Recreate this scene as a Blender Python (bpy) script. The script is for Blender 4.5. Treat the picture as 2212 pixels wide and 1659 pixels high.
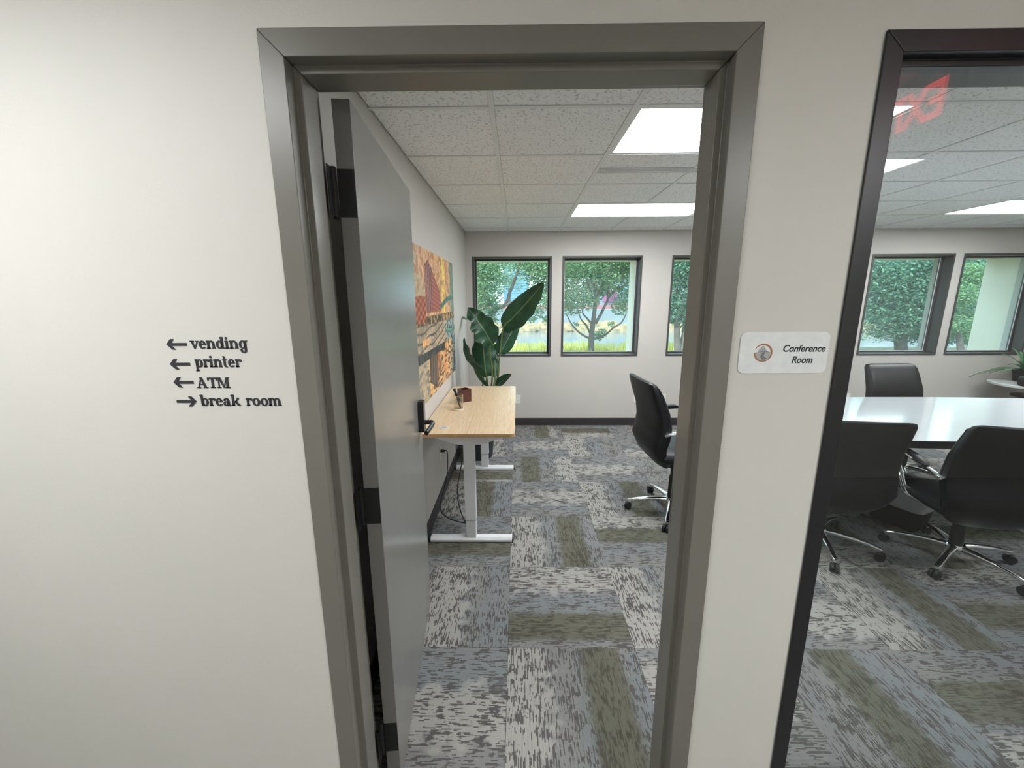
import bpy, bmesh, math, random
from mathutils import Vector, Matrix, noise
random.seed(7)
PI = math.pi
SC = bpy.context.scene
COL = SC.collection
for o in list(bpy.data.objects): bpy.data.objects.remove(o)

# ------------------------------------------------------------------ camera, world, sun, exposure
CAMPOS = Vector((0.016, -0.9436, 1.6488)); YAW, PITCH, ROLL, FPX = 0.0134, 0.2052, -0.0048, 884.36
IW, IH = 2212, 1659
_f = Vector((-math.sin(YAW)*math.cos(PITCH), math.cos(YAW)*math.cos(PITCH), -math.sin(PITCH)))
_r = Vector((math.cos(YAW), math.sin(YAW), 0)); _u = _r.cross(_f)
_r, _u = _r*math.cos(ROLL)+_u*math.sin(ROLL), -_r*math.sin(ROLL)+_u*math.cos(ROLL)
cam_d = bpy.data.cameras.new('camera'); cam = bpy.data.objects.new('camera', cam_d); COL.objects.link(cam)
cam_d.sensor_width = 36; cam_d.lens = FPX/IW*36; cam_d.clip_start = 0.02; cam_d.clip_end = 400
cam.matrix_world = Matrix(((_r.x, _u.x, -_f.x, CAMPOS.x), (_r.y, _u.y, -_f.y, CAMPOS.y), (_r.z, _u.z, -_f.z, CAMPOS.z), (0, 0, 0, 1)))
SC.camera = cam
SC.view_settings.view_transform = 'Standard'; SC.view_settings.look = 'None'
SC.view_settings.gamma = 1; SC.view_settings.use_curve_mapping = False
SC.view_settings.exposure = 0.0
w = bpy.data.worlds.new('sky'); SC.world = w; w.use_nodes = True
bg = w.node_tree.nodes['Background']; bg.inputs[0].default_value = (0.70, 0.87, 1.0, 1); bg.inputs[1].default_value = 3.5
sun_d = bpy.data.lights.new('sun', 'SUN'); sun_d.energy = 5.5; sun_d.angle = 0.02; sun_d.color = (1, .95, .82)
sun = bpy.data.objects.new('sun', sun_d); COL.objects.link(sun)
sun.rotation_euler = Vector((-0.62, -0.55, 0.75)).to_track_quat('Z', 'Y').to_euler()
TROFFER = 23         # radiance of the lit ceiling panels
CORRIDOR = 17.5

def at(px, py, ax, val):
    """world point on the plane ax=val seen at that place of the photograph"""
    d = _f + _r*((px-IW/2)/FPX) + _u*((IH/2-py)/FPX)
    k = 'xyz'.index(ax); t = (val-CAMPOS[k])/d[k]
    return CAMPOS + d*t

# ------------------------------------------------------------------ materials
def srgb(r, g, b):
    f = lambda c: ((c/255)/12.92 if c <= 10 else ((c/255+.055)/1.055)**2.4)
    return (f(r), f(g), f(b), 1)
class NT:
    def __init__(s, name):
        s.m = bpy.data.materials.new(name); s.m.use_nodes = True
        s.t = s.m.node_tree; s.p = s.t.nodes['Principled BSDF']; s.out = s.t.nodes['Material Output']
    def n(s, typ, **kw):
        nd = s.t.nodes.new(typ)
        for k, v in kw.items():
            if k[0] == '_': nd.inputs[int(k[1:])].default_value = v
            else: setattr(nd, k, v)
        return nd
    def l(s, a, b): s.t.links.new(a, b)
    def math(s, op, a, b=None, c=None):
        nd = s.n('ShaderNodeMath', operation=op)
        for i, v in enumerate((a, b, c)):
            if v is None: continue
            if isinstance(v, (int, float)): nd.inputs[i].default_value = v
            else: s.l(v, nd.inputs[i])
        return nd.outputs[0]
    def mix(s, f, a, b):
        nd = s.n('ShaderNodeMix', data_type='RGBA')
        for i, v in ((0, f), (6, a), (7, b)):
            if isinstance(v, (int, float, tuple)): nd.inputs[i].default_value = v
            else: s.l(v, nd.inputs[i])
        return nd.outputs[2]
    def noise(s, vec, scale, detail=2, dim='3D', rough=.5):
        nd = s.n('ShaderNodeTexNoise', noise_dimensions=dim)
        nd.inputs['Scale'].default_value = scale; nd.inputs['Detail'].default_value = detail; nd.inputs['Roughness'].default_value = rough
        if vec: s.l(vec, nd.inputs['Vector'])
        return nd.outputs[0]
    def mapr(s, v, a, b, c=0, d=1):
        nd = s.n('ShaderNodeMapRange'); s.l(v, nd.inputs[0])
        for i, x in enumerate((a, b, c, d)): nd.inputs[i+1].default_value = x
        return nd.outputs[0]
    def bump(s, h, strength=.2, dist=.001):
        nd = s.n('ShaderNodeBump'); nd.inputs['Strength'].default_value = strength; nd.inputs['Distance'].default_value = dist
        s.l(h, nd.inputs['Height']); s.l(nd.outputs[0], s.p.inputs['Normal'])
    def comb(s, x, y, z):
        nd = s.n('ShaderNodeCombineXYZ')
        for i, v in enumerate((x, y, z)):
            if isinstance(v, (int, float)): nd.inputs[i].default_value = v
            else: s.l(v, nd.inputs[i])
        return nd.outputs[0]
MATS = {}
def mat(name, col, rough=.6, metal=0, nscale=0, namt=.06, bump=0, bscale=300, bdist=.0006, coat=0, spec=.5):
    if name in MATS: return MATS[name]
    s = NT(name); P = s.p.inputs
    P['Roughness'].default_value = rough; P['Metallic'].default_value = metal; P['Specular IOR Level'].default_value = spec
    if coat: P['Coat Weight'].default_value = coat; P['Coat Roughness'].default_value = .08
    tc = s.n('ShaderNodeTexCoord')
    if nscale:
        nz = s.noise(tc.outputs['Object'], nscale, 3)
        d = tuple(c*(1-namt) for c in col[:3])+(1,); e = tuple(min(1, c*(1+namt)) for c in col[:3])+(1,)
        s.l(s.mix(s.mapr(nz, .3, .7), d, e), P['Base Color'])
    else: P['Base Color'].default_value = col
    if bump: s.bump(s.noise(tc.outputs['Object'], bscale, 2), bump, bdist)
    MATS[name] = s.m; return s.m
M_wall_hall = mat('hall_wall_paint', srgb(219, 216, 208), .55, nscale=3, namt=.015, bump=.35, bscale=260, bdist=.0008, spec=.35)
M_wall_room = mat('room_wall_paint', srgb(199, 194, 188), .6, nscale=3, namt=.015, bump=.3, bscale=260, bdist=.0008, spec=.3)
M_frame = mat('taupe_enamel', srgb(124, 120, 112), .32, nscale=6, namt=.03, bump=.12, bscale=140, bdist=.0006)
M_door = mat('taupe_door_enamel', srgb(126, 124, 120), .24, nscale=5, namt=.02, bump=.06, bscale=180, bdist=.0005)
M_dark = mat('dark_bronze_enamel', srgb(34, 33, 36), .35, nscale=6, namt=.05)
M_winframe = mat('dark_window_bronze', srgb(74, 72, 73), .4, nscale=8, namt=.04)
M_base = mat('charcoal_vinyl_base', srgb(52, 49, 50), .5, nscale=9, namt=.05)
M_black = mat('black_metal', srgb(22, 22, 24), .38, nscale=20, namt=.1)
M_leather = mat('black_leather', srgb(20, 20, 24), .42, spec=.35, nscale=30, namt=.12, bump=.5, bscale=420, bdist=.0006)
M_chrome = mat('polished_chrome', (.82, .84, .86, 1), .08, metal=1)
M_plasticblk = mat('black_plastic', srgb(26, 26, 28), .45, nscale=30, namt=.1)
M_whitesteel = mat('white_powder_coat', srgb(228, 230, 232), .35, nscale=14, namt=.01)
M_white = mat('white_plastic', srgb(232, 232, 226), .35)
M_grid = mat('ceiling_grid_white', srgb(228, 229, 229), .5)
M_conc = mat('cream_stucco', srgb(246, 238, 222), .85, nscale=2.5, namt=.05, bump=.3, bscale=60, bdist=.004)
M_letter = mat('charcoal_vinyl_lettering', srgb(50, 48, 54), .6)
M_blackink = mat('black_sign_ink', srgb(22, 22, 30), .5)
M_copper = mat('copper_ink', srgb(176, 118, 88), .5)
M_grey1 = mat('light_grey_ink', srgb(176, 178, 176), .5)
M_grey2 = mat('mid_grey_ink', srgb(120, 120, 120), .5)
M_plate = mat('brushed_white_plate', srgb(236, 238, 237), .4, nscale=40, namt=.04)
M_tablewhite = mat('white_laminate_gloss', srgb(222, 228, 232), .12, nscale=2, namt=.01, coat=.3)
M_redwood = mat('dark_red_wood', srgb(84, 46, 38), .45, nscale=30, namt=.2)
M_cord = mat('black_cord', srgb(14, 14, 15), .5)
M_bark = mat('bark', srgb(104, 96, 92), .9, nscale=6, namt=.25, bump=.8, bscale=12, bdist=.02)
M_soil = mat('potting_soil', srgb(40, 30, 24), .95, nscale=40, namt=.4)
M_screen = mat('desk_gap_dark', srgb(20, 18, 16), .8)
M_slot = mat('diffuser_slot_black', srgb(40, 40, 42), .7)
M_bluepanel = mat('pale_blue_siding', srgb(122, 164, 194), .7, nscale=.6, namt=.05)
M_pink = mat('magenta_awning', srgb(168, 92, 140), .7, nscale=1, namt=.08)
M_pinkrail = mat('dusty_pink_rail', srgb(168, 112, 116), .7, nscale=1, namt=.1)
M_concrete = mat('pale_canal_concrete', srgb(132, 142, 148), .85, nscale=.7, namt=.1, bump=.5, bscale=3, bdist=.03)
M_rocks = mat('tan_riprap', srgb(158, 138, 108), .9, nscale=1.5, namt=.3, bump=.6, bscale=5, bdist=.05)
M_stem = mat('plant_stem_green', srgb(96, 112, 62), .5, nscale=20, namt=.15)
M_pot = mat('charcoal_glazed_pot', srgb(44, 48, 50), .35, nscale=12, namt=.1)
M_card = mat('white_card', srgb(236, 238, 240), .6)
M_yellow = mat('yellow_pencil', srgb(206, 190, 130), .5)
M_ground = mat('lawn_soil', srgb(112, 112, 86), .95, nscale=3, namt=.25)
M_hallfloor = mat('hall_carpet', srgb(112, 110, 106), .95, nscale=30, namt=.25)
M_corrceil = mat('hall_ceiling_white', srgb(205, 205, 200), .8)

def emis(name, col, strength, ):
    s = NT(name); s.p.inputs['Base Color'].default_value = (.9, .9, .9, 1)
    s.p.inputs['Emission Color'].default_value = col; s.p.inputs['Emission Strength'].default_value = strength
    s.p.inputs['Roughness'].default_value = .5
    return s.m
M_lamp = emis('lit_diffuser', (.955, .985, 1.0, 1), TROFFER)
M_lamp2 = emis('dim_diffuser', (.93, .98, 1, 1), .7)
M_lamp3 = emis('hall_lit_diffuser', (.965, .985, 1.0, 1), CORRIDOR)
M_lamp4 = emis('hall_lit_diffuser_right', (.965, .985, 1.0, 1), CORRIDOR*1.45)
M_exit = emis('red_exit_glow', (1, .05, .05, 1), 4)

def glass(name, tint, refl=1.0, haze=0):
    s = NT(name); t = s.t; t.nodes.remove(s.p)
    tr = s.n('ShaderNodeBsdfTransparent'); tr.inputs[0].default_value = tint
    gl = s.n('ShaderNodeBsdfGlossy'); gl.inputs['Roughness'].default_value = 0.0; gl.inputs[0].default_value = (1, 1, 1, 1)
    lw = s.n('ShaderNodeLayerWeight'); lw.inputs[0].default_value = .5
    fr = s.math('ADD', s.math('MULTIPLY', s.math('POWER', lw.outputs['Facing'], 5), .96), .04)
    mx = s.n('ShaderNodeMixShader'); s.l(s.math('MULTIPLY', fr, refl), mx.inputs[0]); s.l(tr.outputs[0], mx.inputs[1]); s.l(gl.outputs[0], mx.inputs[2])
    last = mx.outputs[0]
    if haze:                                                          # pale haze over the view, mixed into the glass as a translucent share
        tl = s.n('ShaderNodeBsdfTranslucent'); tl.inputs[0].default_value = (.8, .92, .95, 1); m2 = s.n('ShaderNodeMixShader'); m2.inputs[0].default_value = haze
        s.l(last, m2.inputs[1]); s.l(tl.outputs[0], m2.inputs[2]); last = m2.outputs[0]
    s.l(last, s.out.inputs[0]); return s.m
M_glassback = glass('teal_tinted_glass', (.90, .98, .975, 1), 1.0, .035)
M_glassfront = glass('clear_interior_glass', (.94, .955, .955, 1), 1.0)
M_glasscup = glass('smoky_cup_glass', (.93, .92, .88, 1), 1.3)
M_liner = None
def liner_mat():
    s = NT('translucent_bin_liner'); s.p.inputs['Base Color'].default_value = srgb(205, 205, 210); s.p.inputs['Roughness'].default_value = .25
    tr = s.n('ShaderNodeBsdfTransparent'); mx = s.n('ShaderNodeMixShader'); mx.inputs[0].default_value = .8
    s.l(tr.outputs[0], mx.inputs[1]); s.l(s.p.outputs[0], mx.inputs[2]); s.l(mx.outputs[0], s.out.inputs[0]); return s.m
M_liner = liner_mat()

def carpet_mat():
    s = NT('ribbed_carpet_tile'); P = s.p.inputs; P['Roughness'].default_value = .95; P['Specular IOR Level'].default_value = .15
    tc = s.n('ShaderNodeTexCoord'); sx = s.n('ShaderNodeSeparateXYZ'); s.l(tc.outputs['Object'], sx.inputs[0])
    x, y = sx.outputs[0], sx.outputs[1]
    sd = s.n('ShaderNodeAttribute', attribute_type='OBJECT', attribute_name='seed').outputs['Fac']
    ol = s.n('ShaderNodeAttribute', attribute_type='OBJECT', attribute_name='olive').outputs['Fac']
    cr = s.n('ShaderNodeAttribute', attribute_type='OBJECT', attribute_name='cream').outputs['Fac']
    rib = s.math('FLOOR', s.math('DIVIDE', x, .0046))
    # long dashes along the ribs
    n1 = s.noise(s.comb(s.math('MULTIPLY', rib, 2.37), s.math('MULTIPLY', y, 17.), sd), 1.0, 2)
    n2 = s.noise(s.comb(s.math('MULTIPLY', x, 15), s.math('MULTIPLY', y, 13), s.math('ADD', sd, 31)), 1.0, 3)
    n3 = s.noise(s.comb(s.math('MULTIPLY', s.math('FLOOR', s.math('DIVIDE', x, .013)), .7), s.math('MULTIPLY', s.math('FLOOR', s.math('DIVIDE', y, .006)), .21), s.math('ADD', sd, 77)), 1.0, 2)
    n4 = s.noise(s.comb(s.math('MULTIPLY', x, 4.5), s.math('MULTIPLY', y, 1.2), s.math('ADD', sd, 12)), 1.0, 1)
    v = s.math('ADD', s.math('ADD', s.math('MULTIPLY', n1, .80), s.math('MULTIPLY', n2, .42)), s.math('MULTIPLY', n3, .33))
    dark = s.mapr(v, .80, .84)
    creamc = (.40, .385, .36, 1); bluec = (.235, .25, .262, 1); midc = (.26, .255, .25, 1); darkc = (.115, .108, .104, 1); olivec = (.150, .148, .108, 1)
    cm = s.mapr(s.math('ADD', s.math('ABSOLUTE', s.math('SUBTRACT', x, cr)), s.math('MULTIPLY', s.math('SUBTRACT', n2, .5), .25)), .09, .14, 1, 0)
    base = s.mix(s.mapr(n4, .42, .58), bluec, midc)
    base = s.mix(cm, base, creamc)
    om = s.mapr(s.math('ADD', s.math('ABSOLUTE', s.math('SUBTRACT', x, ol)), s.math('MULTIPLY', s.math('SUBTRACT', n1, .5), .12)), .075, .10, 1, 0)
    base = s.mix(dark, base, darkc)
    ov = s.mix(s.mapr(v, .74, .86), olivec, (.085, .08, .06, 1))
    base = s.mix(s.math('MULTIPLY', om, .92), base, ov)
    fz = s.noise(tc.outputs['Object'], 700, 1)
    base = s.mix(s.mapr(fz, .2, .8, 0, .25), base, (.03, .03, .03, 1))
    s.l(base, P['Base Color'])
    w = s.math('SINE', s.math('MULTIPLY', x, 2*PI/.0046)); s.bump(s.math('ADD', w, fz), .5, .0012)
    return s.m
M_carpet = carpet_mat()

def ctile_mat():
    s = NT('fissured_mineral_tile'); P = s.p.inputs; P['Roughness'].default_value = .9
    tc = s.n('ShaderNodeTexCoord'); oi = s.n('ShaderNodeObjectInfo')
    va = s.n('ShaderNodeVectorMath', operation='ADD'); s.l(tc.outputs['Object'], va.inputs[0]); s.l(oi.outputs['Location'], va.inputs[1])
    n = s.noise(va.outputs[0], 75, 3, rough=.6); n2 = s.noise(va.outputs[0], 160, 2)
    pit = s.mapr(n, .34, .44, 0, 1)
    s.l(s.mix(pit, srgb(192, 192, 192), srgb(244, 244, 244)), P['Base Color'])
    s.bump(s.math('ADD', pit, s.math('MULTIPLY', n2, .4)), .5, .0025); return s.m
M_ctile = ctile_mat()

def wood_mat():
    s = NT('light_oak_laminate'); P = s.p.inputs; P['Roughness'].default_value = .28
    tc = s.n('ShaderNodeTexCoord'); mp = s.n('ShaderNodeMapping'); s.l(tc.outputs['Object'], mp.inputs[0]); mp.inputs['Scale'].default_value = (14, 1.1, 1)
    n = s.noise(mp.outputs[0], 1.2, 3); wv = s.math('FRACT', s.math('MULTIPLY', n, 9))
    mp2 = s.n('ShaderNodeMapping'); s.l(tc.outputs['Object'], mp2.inputs[0]); mp2.inputs['Scale'].default_value = (220, 5, 1)
    f = s.noise(mp2.outputs[0], 1, 2)
    c = s.mix(wv, srgb(212, 186, 152), srgb(228, 206, 174)); c = s.mix(s.mapr(f, .35, .7, 0, .35), c, srgb(196, 166, 128))
    s.l(c, P['Base Color']); return s.m
M_wood = wood_mat()
M_woodedge = mat('oak_edge_band', srgb(196, 152, 104), .45, nscale=30, namt=.1)

def leaf_mat(name, a, b, trans=.3, rough=.5, hue=None):
    s = NT(name); P = s.p.inputs; P['Roughness'].default_value = rough
    g = s.n('ShaderNodeNewGeometry')
    s.l(s.mix(g.outputs['Random Per Island'], a, b), P['Base Color'])
    tl = s.n('ShaderNodeBsdfTranslucent'); s.l(s.mix(g.outputs['Random Per Island'], a, b), tl.inputs[0])
    mx = s.n('ShaderNodeMixShader'); mx.inputs[0].default_value = trans
    s.l(s.p.outputs[0], mx.inputs[1]); s.l(tl.outputs[0], mx.inputs[2]); s.l(mx.outputs[0], s.out.inputs[0]); return s.m
M_leafA = leaf_mat('tree_leaves_green', srgb(84, 124, 96), srgb(150, 184, 132))
M_leafB = leaf_mat('tree_leaves_bluegreen', srgb(66, 106, 100), srgb(128, 170, 140))
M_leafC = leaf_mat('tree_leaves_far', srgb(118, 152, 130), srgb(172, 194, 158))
M_grass = leaf_mat('yellow_grass', srgb(170, 180, 80), srgb(226, 218, 120))

def bigleaf_mat():
    s = NT('strelitzia_leaf'); P = s.p.inputs; P['Roughness'].default_value = .3
    tc = s.n('ShaderNodeTexCoord'); uv = s.n('ShaderNodeSeparateXYZ'); s.l(tc.outputs['UV'], uv.inputs[0])
    a = s.math('ABSOLUTE', s.math('SUBTRACT', uv.outputs[0], .5))
    rib = s.mapr(a, .012, .03, 1, 0)
    vein = s.math('SINE', s.math('MULTIPLY', s.math('ADD', uv.outputs[1], s.math('MULTIPLY', a, -.35)), 190))
    n = s.noise(tc.outputs['Object'], 9, 2)
    c = s.mix(s.mapr(n, .3, .7), srgb(26, 62, 44), srgb(48, 92, 62)); c = s.mix(s.mapr(vein, .6, 1, 0, .2), c, srgb(70, 110, 78)); c = s.mix(s.math('MULTIPLY', rib, .7), c, srgb(132, 158, 110))
    s.l(c, P['Base Color']); s.bump(vein, .25, .002)
    tl = s.n('ShaderNodeBsdfTranslucent'); s.l(c, tl.inputs[0]); mx = s.n('ShaderNodeMixShader'); mx.inputs[0].default_value = .15
    s.l(s.p.outputs[0], mx.inputs[1]); s.l(tl.outputs[0], mx.inputs[2]); s.l(mx.outputs[0], s.out.inputs[0]); return s.m
M_bigleaf = bigleaf_mat()
def water_mat():
    s = NT('canal_water'); P = s.p.inputs; P['Base Color'].default_value = srgb(110, 124, 130); P['Roughness'].default_value = .12
    tc = s.n('ShaderNodeTexCoord'); s.bump(s.noise(tc.outputs['Object'], 1.6, 3), .25, .05); return s.m
M_water = water_mat()

# ------------------------------------------------------------------ mesh helpers
class MB:
    def __init__(s): s.v = []; s.f = []
    def box(s, x0, x1, y0, y1, z0, z1, M=None):
        b = len(s.v); c = [Vector((x, y, z)) for z in (z0, z1) for y in (y0, y1) for x in (x0, x1)]
        if M: c = [M @ p for p in c]
        s.v += c
        s.f += [tuple(b+i for i in q) for q in ((0, 2, 3, 1), (4, 5, 7, 6), (0, 1, 5, 4), (2, 6, 7, 3), (0, 4, 6, 2), (1, 3, 7, 5))]
        return s
    def loops(s, loops, cap=True, closed=False):
        b = len(s.v); n = len(loops[0]); m = len(loops)
        for L in loops: s.v += [Vector(p) for p in L]
        for i in range(m if closed else m-1):
            for j in range(n):
                i2 = (i+1) % m; j2 = (j+1) % n
                s.f.append((b+i*n+j, b+i*n+j2, b+i2*n+j2, b+i2*n+j))
        if cap and not closed:
            s.f.append(tuple(b+j for j in reversed(range(n)))); s.f.append(tuple(b+(m-1)*n+j for j in range(n)))
        return s
    def tube(s, pts, r, seg=8, closed=False, flat=1.0, up=None):
        pts = [Vector(p) for p in pts]; n = len(pts); L = []
        prev = None
        for i, p in enumerate(pts):
            if closed: t = pts[(i+1) % n]-pts[i-1]
            else: t = (pts[min(i+1, n-1)]-pts[max(i-1, 0)])
            t.normalize()
            if prev is None: a = (up or (Vector((0, 0, 1)) if abs(t.z) < .9 else Vector((0, 1, 0)))); 
            else: a = prev
            a = (a-t*a.dot(t)).normalized(); prev = a; b = t.cross(a)
            rr = r[i] if isinstance(r, (list, tuple)) else r
            L.append([p+(a*math.cos(2*PI*k/seg)*rr*flat+b*math.sin(2*PI*k/seg)*rr) for k in range(seg)])
        return s.loops(L, closed=closed)
    def lathe(s, prof, c=(0, 0, 0), seg=24, M=None):
        L = [[(c[0]+r*math.cos(2*PI*k/seg), c[1]+r*math.sin(2*PI*k/seg), c[2]+z) for k in range(seg)] for r, z in prof]
        if M: L = [[M @ Vector(p) for p in l] for l in L]
        return s.loops(L)
    def prism(s, poly, h0, h1, M=None):
        """poly in xy extruded from z=h0 to h1"""
        L = [[Vector((x, y, h)) for x, y in poly] for h in (h0, h1)]
        if M: L = [[M @ p for p in l] for l in L]
        return s.loops(L)
    def build(s, name, m, parent=None, smooth=False, bevel=0, seg=2, loc=None, rot=None):
        me = bpy.data.meshes.new(name); me.from_pydata([tuple(p) for p in s.v], [], s.f)
        bm = bmesh.new(); bm.from_mesh(me); bmesh.ops.recalc_face_normals(bm, faces=bm.faces)
        bm.to_mesh(me); bm.free()
        if m: me.materials.append(m)
        if smooth:
            for p in me.polygons: p.use_smooth = True
        o = bpy.data.objects.new(name, me); COL.objects.link(o)
        if bevel:
            b = o.modifiers.new('bevel', 'BEVEL'); b.width = bevel; b.segments = seg; b.limit_method = 'ANGLE'; b.angle_limit = .6; b.harden_normals = True
        if smooth or bevel:
            for p in me.polygons: p.use_smooth = True
            try: me.set_sharp_from_angle(angle=.7 if not bevel else 1.1)
            except Exception: pass
        if parent: o.parent = parent
        if loc: o.location = loc
        if rot is not None: o.rotation_euler = (0, 0, rot)
        return o
def tag(o, label=None, cat=None, group=None, kind=None):
    if label: o['label'] = label
    if cat: o['category'] = cat
    if group: o['group'] = group
    if kind: o['kind'] = kind
    return o
def empty(name, loc=(0, 0, 0), rz=0, **k):
    o = bpy.data.objects.new(name, None); COL.objects.link(o); o.location = loc; o.rotation_euler = (0, 0, rz); o.empty_display_size = .1
    return tag(o, **k)
def clone(o, parent=None):
    c = o.copy(); COL.objects.link(c); c.parent = parent
    for ch in list(o.children): clone(ch, c)
    return c
def smoothpath(P, n=6):
    P = [Vector(p) for p in P]; out = []
    for i in range(len(P)-1):
        p0, p1, p2, p3 = P[max(i-1, 0)], P[i], P[i+1], P[min(i+2, len(P)-1)]
        for k in range(n):
            t = k/n
            out.append(.5*((2*p1)+(p2-p0)*t+(2*p0-5*p1+4*p2-p3)*t*t+(3*p1-p0-3*p2+p3)*t*t*t))
    return out+[P[-1]]
def rrect(w, h, r, n=5, cx=0, cy=0):
    out = []
    for qx, qy, a in ((1, 1, 0), (-1, 1, PI/2), (-1, -1, PI), (1, -1, 3*PI/2)):
        for k in range(n+1):
            t = a+PI/2*k/n; out.append((cx+qx*(w/2-r)+r*math.cos(t), cy+qy*(h/2-r)+r*math.sin(t)))
    return out
YX = Matrix(((1, 0, 0, 0), (0, 0, 1, 0), (0, 1, 0, 0), (0, 0, 0, 1)))      # prism drawn in xz, extruded along y

# ------------------------------------------------------------------ the shell
X0, X1, YF, YB, ZC = -0.622, 7.6, 0.142, 4.286, 2.45
HX0, HY0 = -4.2, -2.6
floor = tag(MB().box(HX0-.2, X1+.2, HY0-.2, YB+.25, -.25, -.006).build('floor', M_hallfloor), 'grey floor under the carpet tiles of office and hall', 'floor', kind='structure')
T = .6096; fx, fy = -.0322, .7326
TH = .006
full = MB().box(-T/2+.0006, T/2-.0006, -T/2+.0006, T/2-.0006, -TH, 0).build('carpet_tile', M_carpet).data
bpy.data.objects.remove(bpy.data.objects['carpet_tile'])
known = {(0, 0): (-.17, .2), (0, -1): (.13, -.24), (-1, 0): (9, -.05), (-1, -1): (9, -.02), (-1, 1): (-.1, 9), (0, 1): (.12, -.22), (1, 0): (9, -.24), (1, 1): (.05, .25), (1, -1): (9, .1), (0, 2): (9, .0), (-1, 2): (.06, -.2), (0, 3): (-.13, .25), (1, 2): (.14, -.22), (2, 0): (9, -.1), (2, -1): (.0, 9), (3, -1): (.05, -.22), (3, 0): (.14, -.2)}
for i in range(-1, 13):
    for j in range(-1, 6):
        cx, cy = fx+(i+.5)*T, fy+(j+.5)*T
        x0, x1 = max(cx-T/2+.0006, X0+.001), min(cx+T/2-.0006, X1-.001); y0, y1 = max(cy-T/2+.0006, YF+.012), min(cy+T/2-.0006, YB-.001)
        if x1-x0 < .05 or y1-y0 < .05: continue
        rot = PI/2 if (i+j) % 2 == 0 else 0
        if abs(x1-x0-T) < .003 and abs(y1-y0-T) < .003: me = full
        else:
            a, b, c, d = x0-cx, x1-cx, y0-cy, y1-cy
            if rot: a, b, c, d = c, d, -b, -a
            t_ = MB().box(a, b, c, d, -TH, 0).build('tmp', M_carpet); me = t_.data; bpy.data.objects.remove(t_)
        o = bpy.data.objects.new('carpet_tile', me); COL.objects.link(o); o.parent = floor; o.location = (cx, cy, 0); o.rotation_euler = (0, 0, rot)
        ol, cr = known.get((i, j), (random.choice([9, random.uniform(-.2, .2), 9]), random.uniform(-.28, .28)))
        o['seed'] = float((i*17+j*41+300) % 97)*1.37; o['olive'] = float(ol); o['cream'] = float(cr)
thr = MB().box(-.441, .441, .035, YF+.012, -.006, .0).build('door_threshold', M_hallfloor, floor)

# front wall between hall and office
def wall_with_holes(mb, x0, x1, y0, y1, z0, z1, holes):
    xs = x0
    for (a, b, c, d) in sorted(holes):
        mb.box(xs, a, y0, y1, z0, z1)
        if c > z0: mb.box(a, b, y0, y1, z0, c)
        if d < z1: mb.box(a, b, y0, y1, d, z1)
        xs = b
    mb.box(xs, x1, y0, y1, z0, z1)
    return mb
FW0, FW1 = .006, YF
G0, G1, GZ0, GZ1 = .789, 1.97, .05, 2.128
holes = [(-.47, .47, -.006, 2.146), (G0-.012, G1+.012, GZ0-.012, GZ1+.012)]
wf = wall_with_holes(MB(), HX0, X1, FW0, FW0+.066, -.006, ZC+.05, holes).build('wall_front', M_wall_hall)
tag(wf, 'off-white hall side wall around the doorway and the interior window', 'wall', kind='structure')
wf2 = wall_with_holes(MB(), HX0, X1, FW0+.066, FW1, -.006, ZC+.05, holes).build('wall_face', M_wall_room, wf)
wl = tag(MB().box(X0-.12, X0, FW1, YB+.25, -.006, ZC+.05).build('wall_left', M_wall_room), 'warm grey left wall of the office with the painting on it', 'wall', kind='structure')
wr = tag(MB().box(X1, X1+.12, FW1, YB+.25, -.006, ZC+.05).build('wall_right', M_wall_room), 'warm grey right wall of the office beyond the side table', 'wall', kind='structure')
WIN = [(-.535, .445), (.575, 1.552), (1.912, 2.89), (3.02, 4.0), (4.325, 5.316), (5.42, 6.40)]
WZ0, WZ1 = .925, 2.158
wb = wall_with_holes(MB(), X0-.12, X1+.12, YB, YB+.25, -.006, ZC+.05, [(a+.004, b-.004, WZ0+.004, WZ1-.004) for a, b in WIN]).build('wall_back', M_wall_room)
tag(wb, 'warm grey back wall pierced by a row of windows', 'wall', kind='structure')
hw = tag(MB().box(HX0, X1+.12, HY0-.12, HY0, -.006, ZC+.05).build('wall_hall', M_wall_hall), 'off-white hall wall opposite the doorway', 'wall', kind='structure')
MB().box(HX0-.12, HX0, HY0-.12, FW1, -.006, ZC+.05).build('wall_hall_end', M_wall_hall, hw)
MB().box(X1, X1+.12, HY0-.12, FW0, -.006, ZC+.05).build('wall_hall_end', M_wall_hall, hw)
# baseboards
def bb(name, x0, x1, y0, y1, lab):
    return tag(MB().box(x0, x1, y0, y1, 0, .102).build(name, M_base, bevel=.002), lab, 'baseboard', kind='structure')
bb('baseboard_back', X0+.012, X1, YB-.012, YB, 'charcoal vinyl baseboard along the window wall')
bb('baseboard_left', X0, X0+.012, FW1, YB, 'charcoal vinyl baseboard along the left wall under the desk')
bb('baseboard_right', X1-.012, X1, FW1, YB-.012, 'charcoal vinyl baseboard along the right wall')
bb('baseboard_front', .55, X1-.012, FW1, FW1+.012, 'charcoal vinyl baseboard along the inner side of the front wall')

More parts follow.
